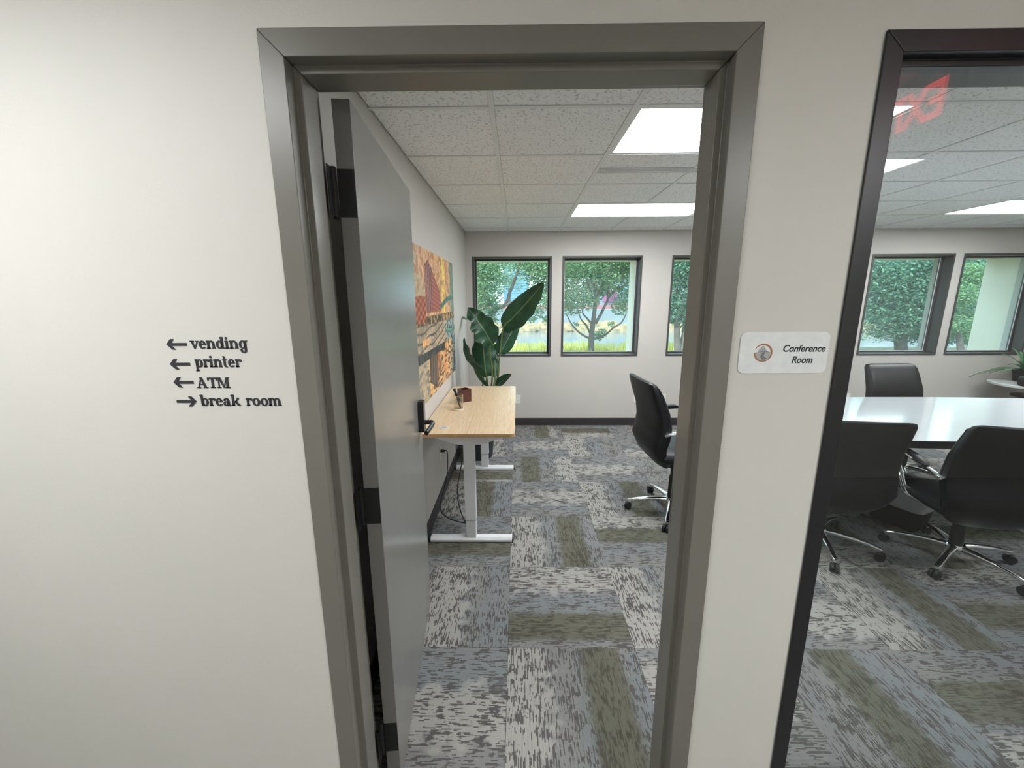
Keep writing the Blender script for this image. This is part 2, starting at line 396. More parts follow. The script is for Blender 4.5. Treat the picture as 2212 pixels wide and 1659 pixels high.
# ceiling: slab, tiles, grid
cl = tag(MB().box(X0-.12, X1+.12, FW1, YB+.25, ZC+.035, ZC+.1).build('ceiling', M_corrceil), 'white suspended ceiling of fissured tiles in a grid', 'ceiling', kind='structure')
gx, gy, TX = -.0914, 1.0068, .614
xl = [gx+TX*k for k in range(-1, 14)]; yl = [gy+T*k for k in range(-2, 7)]
lights = {(1, 0), (2, 0), (1, 3), (2, 3), (7, 3), (8, 3), (7, 0), (8, 0)}; dim = set()
ct_full = None; B = .011
def ctile(x0, x1, y0, y1):
    global ct_full
    x0 = max(x0, X0); x1 = min(x1, X1); y0 = max(y0, FW1); y1 = min(y1, YB)
    if x1-x0 < .04 or y1-y0 < .04: return
    isfull = abs(x1-x0-TX) < 1e-4 and abs(y1-y0-T) < 1e-4
    if isfull and ct_full: o = bpy.data.objects.new('ceiling_tile', ct_full); COL.objects.link(o)
    else:
        w, h = (x1-x0)/2-.002, (y1-y0)/2-.002; e = .010
        mb = MB().box(-w+e, w-e, -h+e, h-e, 0, .012); mb.box(-w, w, -h, h, .008, .02)
        o = mb.build('ceiling_tile', M_ctile)
        if isfull: ct_full = o.data
    o.parent = cl; o.location = ((x0+x1)/2, (y0+y1)/2, ZC+.001)
for i in range(-1, 13):
    for j in range(-2, 6):
        x0, x1, y0, y1 = gx+TX*i, gx+TX*(i+1), gy+T*j, gy+T*(j+1)
        if (i, j) in lights or (i, j) in dim: continue
        if j == 1 and i in (1, 2): ctile(x0, x1, y0, 1.866); ctile(x0, x1, 1.962, y1)
        else: ctile(x0, x1, y0, y1)
for y in yl:
    if FW1 < y < YB: MB().box(X0, X1, y-B, y+B, ZC-.003, ZC+.012).build('grid_bar', M_grid, cl)
for k, x in enumerate(xl):
    if X0 < x < X1:
        i = k-1
        segs = [(FW1, YB)]
        if i in (2, 8): segs = [(FW1, gy), (gy+T, 1.866 if i == 2 else gy+3*T), (1.962, gy+3*T) if i == 2 else (gy+3*T, gy+3*T), (gy+4*T, YB)]
        for a, b in segs:
            if b-a > .02: MB().box(x-B, x+B, a, b, ZC-.0032, ZC+.012).build('grid_bar', M_grid, cl)
def troffer(x0, x1, y0, y1, lab, m=M_lamp, zc=ZC):
    t = empty('ceiling_light', ((x0+x1)/2, (y0+y1)/2, zc), label=lab, cat='ceiling light', group='lit panels in the ceiling')
    w, h = (x1-x0)/2-B, (y1-y0)/2-B
    f = MB()
    for (a, b, c, d) in ((-w, w, -h, -h+.022), (-w, w, h-.022, h), (-w, -w+.022, -h+.022, h-.022), (w-.022, w, -h+.022, h-.022)): f.box(a, b, c, d, .0, .02)
    f.build('frame', M_grid, t); MB().box(-w+.022, w-.022, -h+.022, h-.022, .006, .018).build('diffuser', m, t)
    return t
troffer(xl[2], xl[4], gy, gy+T, 'bright rectangular ceiling light nearest the doorway')
troffer(xl[2], xl[4], gy+3*T, gy+4*T, 'bright rectangular ceiling light seen through the doorway, near the windows')
troffer(xl[8], xl[10], gy+3*T, gy+4*T, 'bright ceiling light seen at right through the interior window')
troffer(xl[8], xl[10], gy, gy+T, 'bright ceiling light over the right front of the office, out of view')
ld = empty('air_diffuser', (xl[3], 1.914, ZC), label='long slotted air diffuser in the ceiling between two lights', cat='vent')
mb = MB(); 
for a, b in ((-.045, -.034), (-.022, -.006), (.006, .022), (.034, .045)): mb.box(-TX+B, TX-B, a, b, -.002, .01)
mb.build('frame', M_grid, ld)
MB().box(-TX+B, TX-B, -.045, .045, .011, .014).build('backing', M_slot, ld)
# hall ceiling and hall lights
hc = tag(MB().box(HX0, X1+.12, HY0, FW1, ZC, ZC+.1).build('ceiling_hall', M_corrceil), 'white ceiling of the hall behind the camera', 'ceiling', kind='structure')
for (a, b, c, d, l) in ((-2.0, -.78, -1.22, -.61, 'bright ceiling light at the left end of the hall'), (1.20, 2.42, -2.17, -1.56, 'second ceiling light at the right of the hall')):
    t = troffer(a, b, c, d, l, M_lamp3 if a < 0 else M_lamp4, ZC-.021); t['group'] = 'hall ceiling lights'
# exit sign hung across the hall; the interior window mirrors it
ex = empty('exit_sign', (1.53, -.74, 2.345), math.radians(-90), label='red lit EXIT sign hanging in the hall, mirrored in the interior window', cat='exit sign')
MB().box(-.16, .16, -.012, .012, -.09, .09).box(-.02, .02, -.01, .01, .09, .105).build('housing', M_white, ex, bevel=.004)
_c = bpy.data.curves.new('letters', 'FONT'); _c.body = 'EXIT'; _c.align_x = 'CENTER'; _c.size = .17; _c.offset = .004; _c.extrude = .001
_o = bpy.data.objects.new('tmp', _c); COL.objects.link(_o); bpy.context.view_layer.update()
_m = bpy.data.meshes.new_from_object(_o.evaluated_get(bpy.context.evaluated_depsgraph_get())); bpy.data.objects.remove(_o)
for v in _m.vertices: v.co = (v.co.x*.78, -.0135-v.co.z, v.co.y-.06)
_m.materials.clear(); _m.materials.append(M_exit); _o = bpy.data.objects.new('lettering', _m); COL.objects.link(_o); _o.parent = ex
# unseen slab added overhead to keep the sun out of the rooms
tag(MB().box(HX0-.4, X1+.8, HY0-.3, 5.06, ZC+.12, ZC+.7).build('sun_block_roof', M_conc), 'unseen cream flat slab added above the ceilings to keep the sun out', 'sun_block_roof', kind='structure')

# ------------------------------------------------------------------ mitred metal frames
def frame_parts(root, prof, xa, xb, zt, m, zb=None, floor_z=0.0, bevel=.002):
    """prof: list of (d, y), d measured outwards from the opening edge"""
    def jamb(xe, s, name):
        L0 = [(xe+s*d, y, (zb-d) if zb is not None else floor_z) for d, y in prof]
        L1 = [(xe+s*d, y, zt+d) for d, y in prof]
        MB().loops([L0, L1]).build(name, m, root, bevel=bevel)
    jamb(xa, -1, 'jamb'); jamb(xb, 1, 'jamb')
    MB().loops([[(xa-d, y, zt+d) for d, y in prof], [(xb+d, y, zt+d) for d, y in prof]]).build('head', m, root, bevel=bevel)
    if zb is not None: MB().loops([[(xa-d, y, zb-d) for d, y in prof], [(xb+d, y, zb-d) for d, y in prof]]).build('sill', m, root, bevel=bevel)
dprof = [(.051, .0055), (.051, 0), (0, 0), (0, .035), (-.016, .035), (-.016, .102), (0, .102), (0, .15), (.051, .15), (.051, .1425), (.012, .1425), (.012, .0055)]
df = empty('trim_1', (0, 0, 0), label='taupe painted steel door frame around the open doorway', cat='door frame', kind='structure')
frame_parts(df, dprof, -.457, .457, 2.133, M_frame)
MB().box(.4555, .4565, .108, .140, 1.013, 1.127).build('strike_plate', M_black, df)
wprof = [(.039, .0055), (.039, 0), (0, 0), (0, .028), (-.014, .028), (-.014, .036), (-.014, .052), (0, .052), (0, .15), (.039, .15), (.039, .1425), (.012, .1425), (.012, .0055)]
w7 = empty('window_7', (0, 0, 0), label='large interior window with a black frame, right of the room sign', cat='window', kind='structure')
frame_parts(w7, wprof, G0, G1, GZ1, M_dark, zb=GZ0)
MB().box(G0-.002, G1+.002, .037, .043, GZ0-.002, GZ1+.002).build('pane', M_glassfront, w7)

# back windows
for n, (a, b) in enumerate(WIN):
    cx = (a+b)/2; hwid = (b-a)/2
    names = ['behind the tall potted plant', 'in the middle of the doorway view, before the forked tree', 'half hidden by the right door jamb', 'hidden behind the hall wall', 'left of the two seen through the interior window', 'at the far right above the side table']
    wn = empty('window_%d' % (n+1), (cx, YB, WZ0), label='square window with dark frame '+names[n], cat='window', kind='structure')
    H = WZ1-WZ0
    pr = [(0, -.008), (0, .135), (.018, .135), (.018, .150), (-.004+.03, .150)]
    f = MB()
    def ring(mb, o, i, y0, y1):
        mb.box(-hwid+o, -hwid+i, y0, y1, o, H-o); mb.box(hwid-i, hwid-o, y0, y1, o, H-o)
        mb.box(-hwid+i, hwid-i, y0, y1, o, i); mb.box(-hwid+i, hwid-i, y0, y1, H-i, H-o)
    ring(f, 0, .022, -.008, .12); f.build('frame', M_winframe, wn, bevel=.002)
    g = MB(); ring(g, .012, .040, .12, .155); g.build('sash', M_winframe, wn, bevel=.002)
    g = MB(); ring(g, .036, .044, .128, .133); g.build('glazing_bead', M_grid, wn)
    MB().box(-hwid+.038, hwid-.038, .134, .142, .038, H-.038).build('pane', M_glassback, wn)

# exterior piers and soffit
for k, (a, b) in enumerate(((1.585, 1.88), (4.02, 4.31), (6.46, 6.76))):
    lab = ['cream stucco pier outside between the second and third window', 'cream stucco pier outside, hidden behind the wall', 'wide cream stucco pier outside the far right window'][k]
    tag(MB().box(a, b, YB+.25, 4.99, -.3, 2.15).build('pillar', M_conc, bevel=.012), lab, 'pillar', kind='structure')
tag(MB().box(X0-2, X1+.8, YB+.25, 5.06, 2.15, ZC+.12).build('beam', M_conc), 'cream soffit beam running outside above the windows', 'beam', kind='structure')

# ------------------------------------------------------------------ the door, swung into the room
P0 = Vector((-.431, .157, 0)); FE = Vector((-.389, .162, 0)); FREE = Vector((-.466, 1.026, 0))
du = (FREE-FE).normalized(); dn = Vector((du.y, -du.x, 0))           # along the leaf; out of the hall-side face
ang = math.atan2(du.y, du.x); LW = (FREE-FE).length
door = empty('door_1', (FE.x, FE.y, 0), ang, label='grey-brown flush door standing open against the left wall', cat='door', kind='structure')
# local x along the leaf, local y = into the room-side (towards the left wall)
MB().box(0, LW, 0, .044, .012, 2.125).build('leaf', M_door, door, bevel=.0015)
for hz in (1.91, 1.053, .205):
    h = MB().box(-.0022, 0, .001, .044, hz-.057, hz+.057)
    h.lathe([(.0075, -.057), (.0075, .057)], (-.004, .052, hz), 12)
    h.lathe([(.0055, -.062), (.0075, -.060), (.0075, -.058)], (-.004, .052, hz), 12)
    h.lathe([(.0075, .058), (.0075, .060), (.0055, .062)], (-.004, .052, hz), 12)
    h.box(-.045, -.004, .052, .054, hz-.057, hz+.057)
    hg = h.build('hinge', M_black, door)
hz = 1.095; hx = LW-.068
esc = MB().prism([(hx+x, hz+z) for x, z in rrect(.066, .152, .012)], -.026, 0, YX).build('handle_plate', M_black, door, bevel=.003)
MB().prism([(hx+x, hz+.012+z) for x, z in rrect(.048, .085, .02)], -.0275, -.026, YX).build('keypad_face', mat('grey_keypad', srgb(96, 98, 104), .25), esc)
lv = MB().tube([(hx, -.024, hz-.032), (hx, -.062, hz-.032)], .0115, 12)
lv.tube(smoothpath([(hx, -.058, hz-.032), (hx-.012, -.066, hz-.033), (hx-.045, -.062, hz-.038), (hx-.09, -.052, hz-.046), (hx-.112, -.046, hz-.05)], 4), .0105, 10, flat=1.15)
lv.build('lever', M_black, door, smooth=True)
bk = MB().prism([(hx+x, hz+z) for x, z in rrect(.066, .152, .012)], .044, .066, YX)
bk.tube([(hx, .06, hz-.032), (hx, .095, hz-.032), (hx-.10, .098, hz-.04)], .010, 10)
bk.build('inner_lever_set', M_black, door)

# ------------------------------------------------------------------ wall lettering
def ring(cx, cy, rx, ry, tx, ty, a0=0, a1=360, n=26):
    """elliptical stroke: stroke tx thick at the sides, ty thick at top and bottom"""
    A = [math.radians(a0+(a1-a0)*k/n) for k in range(n+1)]
    O = [(cx+rx*math.cos(a), cy+ry*math.sin(a)) for a in A]; I = [(cx+(rx-tx)*math.cos(a), cy+(ry-ty)*math.sin(a)) for a in A]
    return [[O[k], O[k+1], I[k+1], I[k]] for k in range(n)]
def R(x0, y0, x1, y1): return [[(x0, y0), (x1, y0), (x1, y1), (x0, y1)]]
def dot(cx, cy, r): return [[(cx+r*math.cos(2*PI*k/14), cy+r*math.sin(2*PI*k/14)) for k in range(14)]]
def Q(*p): return [list(p)]
SW, TW, SF = .30, .15, .13
def stem(x, y0, y1): return R(x, y0, x+SW, y1)
def foot(x, y, l=.10, r=.10): return Q((x-l, y), (x+SW+r, y), (x+SW+r, y+SF*.7), (x+SW, y+SF*1.25), (x, y+SF*1.25), (x-l, y+SF*.7))
def flag(x, y): return Q((x-.16, y-.10), (x+.02, y+.03), (x+SW, y), (x+SW, y-.25), (x, y-.25), (x-.10, y-.17))
def bowl(cx, rx=.46): return ring(cx, .5, rx, .53, SW*.98, TW)
GL = {
 'v': (1.08, Q((.0, 1), (.12, .86), (.44, -.02), (.62, -.02), (.36, 1))+Q((.44, -.02), (.60, -.02), (1.0, .9), (.86, .9))+R(-.04, .87, .5, 1)+R(.7, .87, 1.1, 1)),
 'e': (1.02, ring(.5, .5, .46, .53, SW, TW, 8, 318)+R(.2, .48, .95, .60)+Q((.74, .6), (.95, .48), (.95, .62), (.9, .72), (.7, .75))+dot(.84, .16, .07)),
 'n': (1.28, stem(.12, 0, 1)+flag(.12, 1)+foot(.12, 0)+ring(.62, .55, .48, .48, SW, .2, 0, 150)+stem(.80, 0, .58)+foot(.80, 0)),
 'd': (1.16, bowl(.48)+stem(.68, 0, 1.42)+flag(.68, 1.45)+Q((.98, 0), (1.12, 0), (1.12, .09), (.98, .16))),
 'i': (.60, stem(.13, 0, 1)+flag(.13, 1)+foot(.13, 0)+dot(.27, 1.30, .16)),
 'g': (1.16, bowl(.48)+stem(.68, -.22, 1)+Q((.9, 1), (1.12, 1.02), (1.12, .9), (.98, .84), (.9, .84))+ring(.56, -.22, .42, .34, SW, .14, 180, 360)+dot(.26, -.16, .14)),
 'p': (1.18, stem(.14, -.48, 1)+flag(.14, 1)+foot(.14, -.5)+ring(.66, .5, .46, .53, SW, TW)),
 'r': (.86, stem(.14, 0, 1)+flag(.14, 1)+foot(.14, 0)+ring(.66, .55, .44, .46, .2, .2, 60, 160)+dot(.78, .80, .16)),
 't': (.74, Q((.08, 1.40), (.30, 1.42), (.44, 1.2), (.44, .3), (.14, .3), (.14, 1.2))+R(.0, .87, .68, 1)+ring(.50, .28, .36, .3, SW, .14, 180, 300)),
 'b': (1.16, stem(.14, 0, 1.42)+flag(.14, 1.45)+ring(.66, .5, .46, .53, SW, TW)),
 'k': (1.20, stem(.12, 0, 1.42)+flag(.12, 1.45)+foot(.12, 0, .1, .04)+Q((.40, .42), (.52, .34), (.98, .88), (.84, .98))+dot(.92, .94, .15)+Q((.46, .60), (.68, .72), (1.12, .1), (.84, 0))+R(.8, 0, 1.22, .12)),
 'a': (1.10, stem(.58, 0, .66)+ring(.48, .62, .40, .42, SW, .17, 0, 150)+dot(.22, .76, .14)+ring(.42, .29, .38, .31, SW*.9, .13)+Q((.86, 0), (1.04, 0), (1.04, .1), (.86, .18))),
 'o': (1.06, ring(.53, .5, .5, .53, SW, TW)),
 'm': (1.86, stem(.12, 0, 1)+flag(.12, 1)+foot(.12, 0, .1, .04)+ring(.58, .55, .44, .48, SW, .2, 0, 150)+stem(.72, 0, .58)+foot(.72, 0, .04, .04)+ring(1.18, .55, .44, .48, SW, .2, 0, 140)+stem(1.32, 0, .58)+foot(1.32, 0, .04, .12)),
 'A': (1.50, Q((.10, 0), (.26, 0), (.70, 1.2), (.60, 1.36))+Q((.52, 1.36), (.82, 1.36), (1.36, 0), (1.0, 0))+R(.32, .38, 1.04, .52)+R(-.04, 0, .46, .12)+R(.86, 0, 1.5, .12)+R(.44, 1.24, .80, 1.36)),
 'T': (1.30, R(.52, 0, .86, 1.36)+R(.02, 1.18, 1.34, 1.36)+R(.34, 0, 1.04, .12)+Q((.02, 1.36), (.02, .94), (.14, .94), (.22, 1.2))+Q((1.34, 1.36), (1.34, .94), (1.22, .94), (1.14, 1.2))),
 'M': (1.78, R(.16, 0, .32, 1.36)+Q((.16, 1.36), (.54, 1.36), (.98, .22), (.84, 0))+Q((.84, 0), (.92, .0), (1.44, 1.36), (1.26, 1.36))+R(1.24, 0, 1.56, 1.36)+R(-.02, 0, .5, .12)+R(1.06, 0, 1.74, .12)+R(.0, 1.24, .4, 1.36)+R(1.3, 1.24, 1.72, 1.36)),
}
def flat_polys(name, polys, m, parent, y0, y1, fn):
    mb = MB()
    for i, p in enumerate(polys):
        e = (i % 2)*.00002
        mb.prism([fn(x, z) for x, z in p], y0-e, y1, YX)
    return mb.build(name, m, parent)
def wall_line(word, arrow_x, arrow_z, x0, x1, zb, xh, right=False):
    t = empty('wall_lettering', (0, 0, 0), label='charcoal wall lettering reading %s with an arrow pointing %s' % (word, 'right' if right else 'left'), cat='lettering', group='wayfinding lettering left of the doorway')
    s = -1 if right else 1; ax = arrow_x+(.048 if right else 0)
    ap = [(0, 0), (.011, .0125), (.019, .0125), (.0125, .0033), (.048, .0033), (.048, -.0033), (.0125, -.0033), (.021, -.0125), (.0125, -.0125)]
    flat_polys('arrow', [ap], M_letter, t, .0045, .0062, lambda x, z: (ax+s*x, arrow_z+z))
    tot = sum(GL[c][0] if c != ' ' else .75 for c in word); k = (x1-x0)/(tot); x = x0
    for c in word:
        if c == ' ': x += .75*k; continue
        adv, pl = GL[c]
        flat_polys('letter', pl, M_letter, t, .0045, .0062, lambda a, b, x=x: (x+a*k, zb+b*xh))
        x += adv*k
wall_line('vending', -.807, 1.548, -.750, -.615, 1.5375, .0188)
wall_line('printer', -.807, 1.501, -.747, -.636, 1.4935, .0188)
wall_line('ATM', -.806, 1.457, -.750, -.670, 1.443, .0188)
wall_line('break room', -.806, 1.410, -.749, -.550, 1.399, .0188, True)

# ------------------------------------------------------------------ room sign
sg = empty('room_sign', (.6305, .006, 1.5235), label='brushed white sign reading Conference Room between doorway and interior window', cat='sign')
MB().prism(rrect(.203, .096, .014), -.003, -.001, YX).build('plate', M_plate, sg, bevel=.0006)
MB().prism(rrect(.200, .093, .013), -.001, .0, YX).build('backing', M_black, sg)
def text_part(txt, x, z, h, wid):
    c = bpy.data.curves.new('lettering', 'FONT'); c.body = txt; c.align_x = 'LEFT'; c.size = 1; c.shear = .22; c.offset = .022; c.extrude = .01
    o = bpy.data.objects.new('tmp', c); COL.objects.link(o); bpy.context.view_layer.update()
    me = bpy.data.meshes.new_from_object(o.evaluated_get(bpy.context.evaluated_depsgraph_get())); bpy.data.objects.remove(o)
    xs = [v.co.x for v in me.vertices]; ys = [v.co.y for v in me.vertices]; a, b = min(xs), max(xs); yb_, yt = min(ys), max(ys)
    for v in me.vertices:
        X = x+(v.co.x-a)/(b-a)*wid; Z = z+(v.co.y-yb_)/(yt-yb_)*h; v.co = (X, -.0034 if v.co.z > 0 else -.0030, Z)
    me.materials.clear(); me.materials.append(M_blackink)
    q = bpy.data.objects.new('lettering', me); COL.objects.link(q); q.parent = sg
text_part('Conference', -.0025, .0025, .0165, .0965)
text_part('Room', .0205, -.0240, .0165, .0475)
lx, lz = -.0475, .0005
def crescent(cx, cy, ro, ox, oz, ri, a0, a1, n=36):
    out = []
    for k in range(n):
        A = [math.radians(a0+(a1-a0)*(k+d)/n) for d in (0, 1)]
        out.append([(cx+ro*math.cos(A[0]), cy+ro*math.sin(A[0])), (cx+ro*math.cos(A[1]), cy+ro*math.sin(A[1])), (ox+ri*math.cos(A[1]), oz+ri*math.sin(A[1])), (ox+ri*math.cos(A[0]), oz+ri*math.sin(A[0]))])
    return out
SL = lambda name, pl, m, d: flat_polys(name, pl, m, sg, -.0034-d, -.0030, lambda x, z: (lx+x, lz+z))
SL('logo_ring', crescent(0, 0, .0212, -.0016, -.0012, .0188, -50, 150)+crescent(0, 0, .0212, .0008, .001, .0188, 180, 300), M_copper, 0)
hill = [(.0178*math.cos(math.radians(a)), .0178*math.sin(math.radians(a))) for a in range(180, 361, 12)]
SL('logo_ground', [hill+[(.012, .0018), (.002, .0026), (-.01, .0012)]], M_grey1, .00005)
SL('logo_river', [[(-.0035, .0022), (.003, .0024), (.0045, -.0015), (.001, -.0055), (-.0035, -.002), (0, .0)], [(.001, -.0055), (-.0035, -.002), (-.0065, -.0085), (-.004, -.012), (.004, -.0095)], [(-.004, -.012), (.004, -.0095), (.010, -.0135), (.0, -.0172)]], M_grey2, .0001)
SL('logo_tower', [[(-.0108, .0012), (-.0108, .007), (-.008, .0086), (-.0065, .0125), (-.0015, .0160), (.0035, .0125), (.0045, .0085), (.007, .007), (.007, .0022)]], M_grey1, .0001)
SL('logo_outline', [[(-.0065, .0125), (-.0015, .0160), (.0035, .0125), (.0030, .0118), (-.0015, .0152), (-.0060, .0118)], [(-.0175, .0), (-.01, .0012), (.002, .0026), (.012, .0016), (.0165, -.0010), (.0165, .0002), (.012, .0030), (.002, .0038), (-.01, .0022)], [(-.002, .002), (-.002, .015), (-.0014, .015), (-.0014, .002)], [(-.006, .002), (-.006, .012), (-.0055, .012), (-.0055, .002)], [(.002, .002), (.002, .012), (.0025, .012), (.0025, .002)]], M_grey2, .00015)

# ------------------------------------------------------------------ canvas print on the left wall
def lerp(a, b, t): t = max(0, min(1, t)); return tuple(a[i]+(b[i]-a[i])*t for i in range(3))
def paint(u, v):
    N = lambda a, b, c: noise.noise(Vector((u*a, v*b, c)))
    n, n2, n3, n4 = N(7, 5, 3), N(26, 18, 8), N(60, 50, 1), N(14, 40, 5)
    if v > .56:                                                       # sky: beige left, orange, yellow streak, teal right
        c = lerp((168, 158, 138), (214, 168, 126), u*4+n*1.2)
        c = lerp(c, (226, 160, 104), .7*(n2+.35)); c = lerp(c, (196, 150, 128), (v-.8)*2*(n > 0))
        c = lerp(c, (236, 216, 92), 1.1-abs(u-.655+n*.03)/.055); c = lerp(c, (222, 148, 112), .9-abs(u-.76+n*.05)/.06)
        c = lerp(c, (112, 138, 126), (u-.83+n*.05)*12)
        if n2 > .12: c = lerp(c, (128, 92, 74) if u < .8 else (66, 86, 84), .45)
    elif v > .33:                                                     # promenade, canal wall, steps
        c = lerp((182, 160, 132), (142, 126, 108), n*1.6+n2+.3)
        if math.sin((v-.33-.25*u*u)*105+n*3) > .72: c = lerp(c, (78, 76, 72), .8)
        if u > .70: c = lerp((168, 176, 168), (54, 74, 80), (n2+n3+.25)*1.8)
        if v > .50: c = lerp((74, 66, 58), (176, 140, 96), n2*2.2+.35)
        if .10 < u < .24 and .37 < v < .42: c = (222, 164, 112)
    else:                                                             # water
        c = lerp((196, 146, 106), (224, 188, 130), n2*1.4+.5); c = lerp(c, (224, 142, 84), .8-abs(u-.66+n*.1)/.1)
        c = lerp(c, (86, 134, 152), (u-.82+n*.12)*9)
        if n4 > .12: c = lerp(c, (84, 76, 70), .75)
        if u < .2: c = lerp(c, (150, 156, 150), .5)
        if v > .27 and u < .64: c = lerp((46, 54, 54), (92, 92, 84), n2+.3)
    tl, tr = .19, .56                                                 # the tower
    if .58 < v < .94 and tl < u < tr:
        top = .935-abs(u-.27)*.55 if u < .335 else .90-(u-.335)*.85
        if v < top:
            if u < .335: c = lerp((110, 78, 82), (170, 112, 96), .5+.6*math.sin(u*190)+n3*.4)
            else: c = lerp((176, 104, 88), (136, 74, 70), .5+.7*math.sin(v*200+u*50)+n3*.5)
            if v > top-.010 or abs(u-.335) < .005 or abs(u-tl) < .005 or (abs(u-.30) < .004): c = (72, 50, 46)
    if .52 < v < .70-.1*abs(u-.1) and u < .2: c = lerp((196, 116, 74), (104, 54, 52), .5+.6*math.sin(u*80)*math.sin(v*120)+n3*.5)
    if .02 < v < .28 and .22 < u < .52:                               # its reflection
        bot = .03+abs(u-.36)*.55
        if v > bot:
            c = lerp((118, 98, 80), (74, 70, 66), .5+.7*math.sin(u*110+n*4)+n3*.4)
            if u > .41: c = lerp((206, 144, 92), (140, 96, 70), n2*1.5+.5)
            if v < bot+.012 or abs(u-.41) < .005: c = (46, 40, 38)
    b = v-(.385+1.2*(u-.84)**2)
    if u > .66 and 0 < b < .030: c = lerp((52, 120, 108), (140, 170, 150), b*28)
    k = v-(.60+.09*math.sin((u-.52)*4))
    if u > .54 and abs(k) < .022: c = lerp((84, 132, 116), (60, 86, 84), n2*2+.4)
    return tuple(max(0, min(255, q*(1+n3*.22))) for q in c)
art = empty('wall_painting', (X0+.0, 2.28, 1.472), label='unframed canvas print of a tower over a canal at sunset on the left wall', cat='painting')
NU, NV = 200, 150; ay0, ay1, az0, az1 = -.75, .75, -.502, .502
me = bpy.data.meshes.new('print'); vs = []; fs = []
for j in range(NV+1):
    for i in range(NU+1): vs.append((.0305, ay0+(ay1-ay0)*i/NU, az0+(az1-az0)*j/NV))
for j in range(NV):
    for i in range(NU): a = j*(NU+1)+i; fs.append((a, a+1, a+NU+2, a+NU+1))
me.from_pydata(vs, [], fs); ca = me.color_attributes.new('paint', 'FLOAT_COLOR', 'POINT')
flat = []
for j in range(NV+1):
    for i in range(NU+1): flat += srgb(*paint(i/NU, j/NV))
ca.data.foreach_set('color', flat)
s = NT('printed_canvas'); at_ = s.n('ShaderNodeAttribute', attribute_name='paint'); s.l(at_.outputs['Color'], s.p.inputs['Base Color']); s.p.inputs['Roughness'].default_value = .6
me.materials.append(s.m); o = bpy.data.objects.new('print', me); COL.objects.link(o); o.parent = art
MB().box(.001, .030, ay0, ay1, az0, az1).build('canvas', mat('canvas_edge', srgb(196, 170, 140), .8, nscale=20, namt=.1), art)

# ------------------------------------------------------------------ outlets
def outlet(loc, rz, lab, cord=False):
    t = empty('wall_outlet', loc, rz, label=lab, cat='outlet', group='white wall outlets')
    MB().prism(rrect(.072, .116, .006), -.006, 0, YX).build('cover_plate', M_white, t, bevel=.0015)
    for z in (-.021, .021):
        f = MB().prism(rrect(.034, .029, .010, cy=z), -.0075, -.006, YX).build('socket', M_white, t)
        MB().box(-.007, -.0055, -.0077, -.0074, z-.005, z+.004).box(.0055, .007, -.0077, -.0074, z-.005, z+.004).build('slot', M_black, f)
    return t
outlet((.020, YB, .357), 0, 'white outlet on the window wall just right of the wooden desktop')
outlet((1.572, YB, .366), 0, 'white outlet on the window wall, left of the office chair back')
outlet((1.918, YB, .366), 0, 'white outlet on the window wall, right of the office chair back')
outlet((4.30, YB, .372), 0, 'white outlet on the window wall beside the black interior window frame')
outlet((X0, 2.225, .41), PI/2, 'white outlet on the left wall under the desk with a black plug')

# ------------------------------------------------------------------ standing desk
DZ = .8145
desk = empty('standing_desk', (-.305, 2.24, 0), label='white steel standing desk with light oak top against the left wall', cat='desk')
y0, y1 = 1.515-2.24, 2.966-2.24; xa, xb = -.612+.305, .0+.305
def top_half(a, b, side):
    r = .03; pl = []
    if side > 0: pl = [(a, y0), (b-r, y0)]+[(b-r+r*math.sin(t), y0+r-r*math.cos(t)) for t in (.4, .8, 1.2, PI/2)]+[(b-r+r*math.cos(t), y1-r+r*math.sin(t)) for t in (0, .4, .8, 1.2, PI/2)]+[(a, y1)]
    else: pl = [(b, y0), (b, y1), (a+r, y1)]+[(a+r-r*math.sin(t), y1-r+r*math.cos(t)) for t in (.4, .8, 1.2, PI/2)]+[(a+r-r*math.cos(t), y0+r-r*math.sin(t)) for t in (0, .4, .8, 1.2, PI/2)]
    o = MB().prism(pl, DZ-.0008, DZ).build('tabletop', M_wood, desk)
    e = MB().prism(pl, DZ-.022, DZ-.0008).build('edge_band', M_woodedge, o)
top_half(xa, -.0015, -1); top_half(-.0005, xb, 1)
g = MB().lathe([(.030, 0), (.030, .003), (.0275, .004), (.024, .003), (.024, .0008)], (-.165, -.60, DZ), 28); g.build('grommet', M_white, desk, smooth=True)
MB().lathe([(.0235, 0), (.0235, .002)], (-.165, -.60, DZ), 24).build('grommet_cap', mat('grommet_grey', srgb(170, 176, 180), .5), desk)
for yy, s in ((1.60-2.24, 1), (2.82-2.24, 1)):
    c = yy+.035
    lg = MB().box(-.0375, .0375, c-.028, c+.028, .165, DZ-.06).build('leg', M_whitesteel, desk, bevel=.003)
    MB().box(-.034, .034, c-.0245, c+.0245, .03, .165).build('leg_inner_tube', M_whitesteel, lg, bevel=.002)
    MB().box(-.0376, .0376, c-.0285, c+.0285, .163, .1655).build('leg_collar', mat('grey_collar', srgb(150, 152, 156), .5), lg)
    ft = MB().prism([(c-.035, .004), (c+.035, .004), (c+.035, .020), (c+.018, .034), (c-.018, .034), (c-.035, .020)], -.283, .283, Matrix(((0, 0, 1, 0), (1, 0, 0, 0), (0, 1, 0, 0), (0, 0, 0, 1)))).build('foot', M_whitesteel, desk, bevel=.002)
    for sx in (-1, 1): MB().box(sx*.283-.004+sx*.004, sx*.283+.004+sx*.004, c-.036, c+.036, 0, .03).build('foot_cap', M_plasticblk, ft)
    MB().prism([(-.27, DZ-.023), (.27, DZ-.023), (.25, DZ-.045), (.12, DZ-.092), (.07, DZ-.104), (-.07, DZ-.104), (-.12, DZ-.092), (-.25, DZ-.045)], c-.03, c+.03, YX).build('bracket', M_whitesteel, desk, bevel=.002)
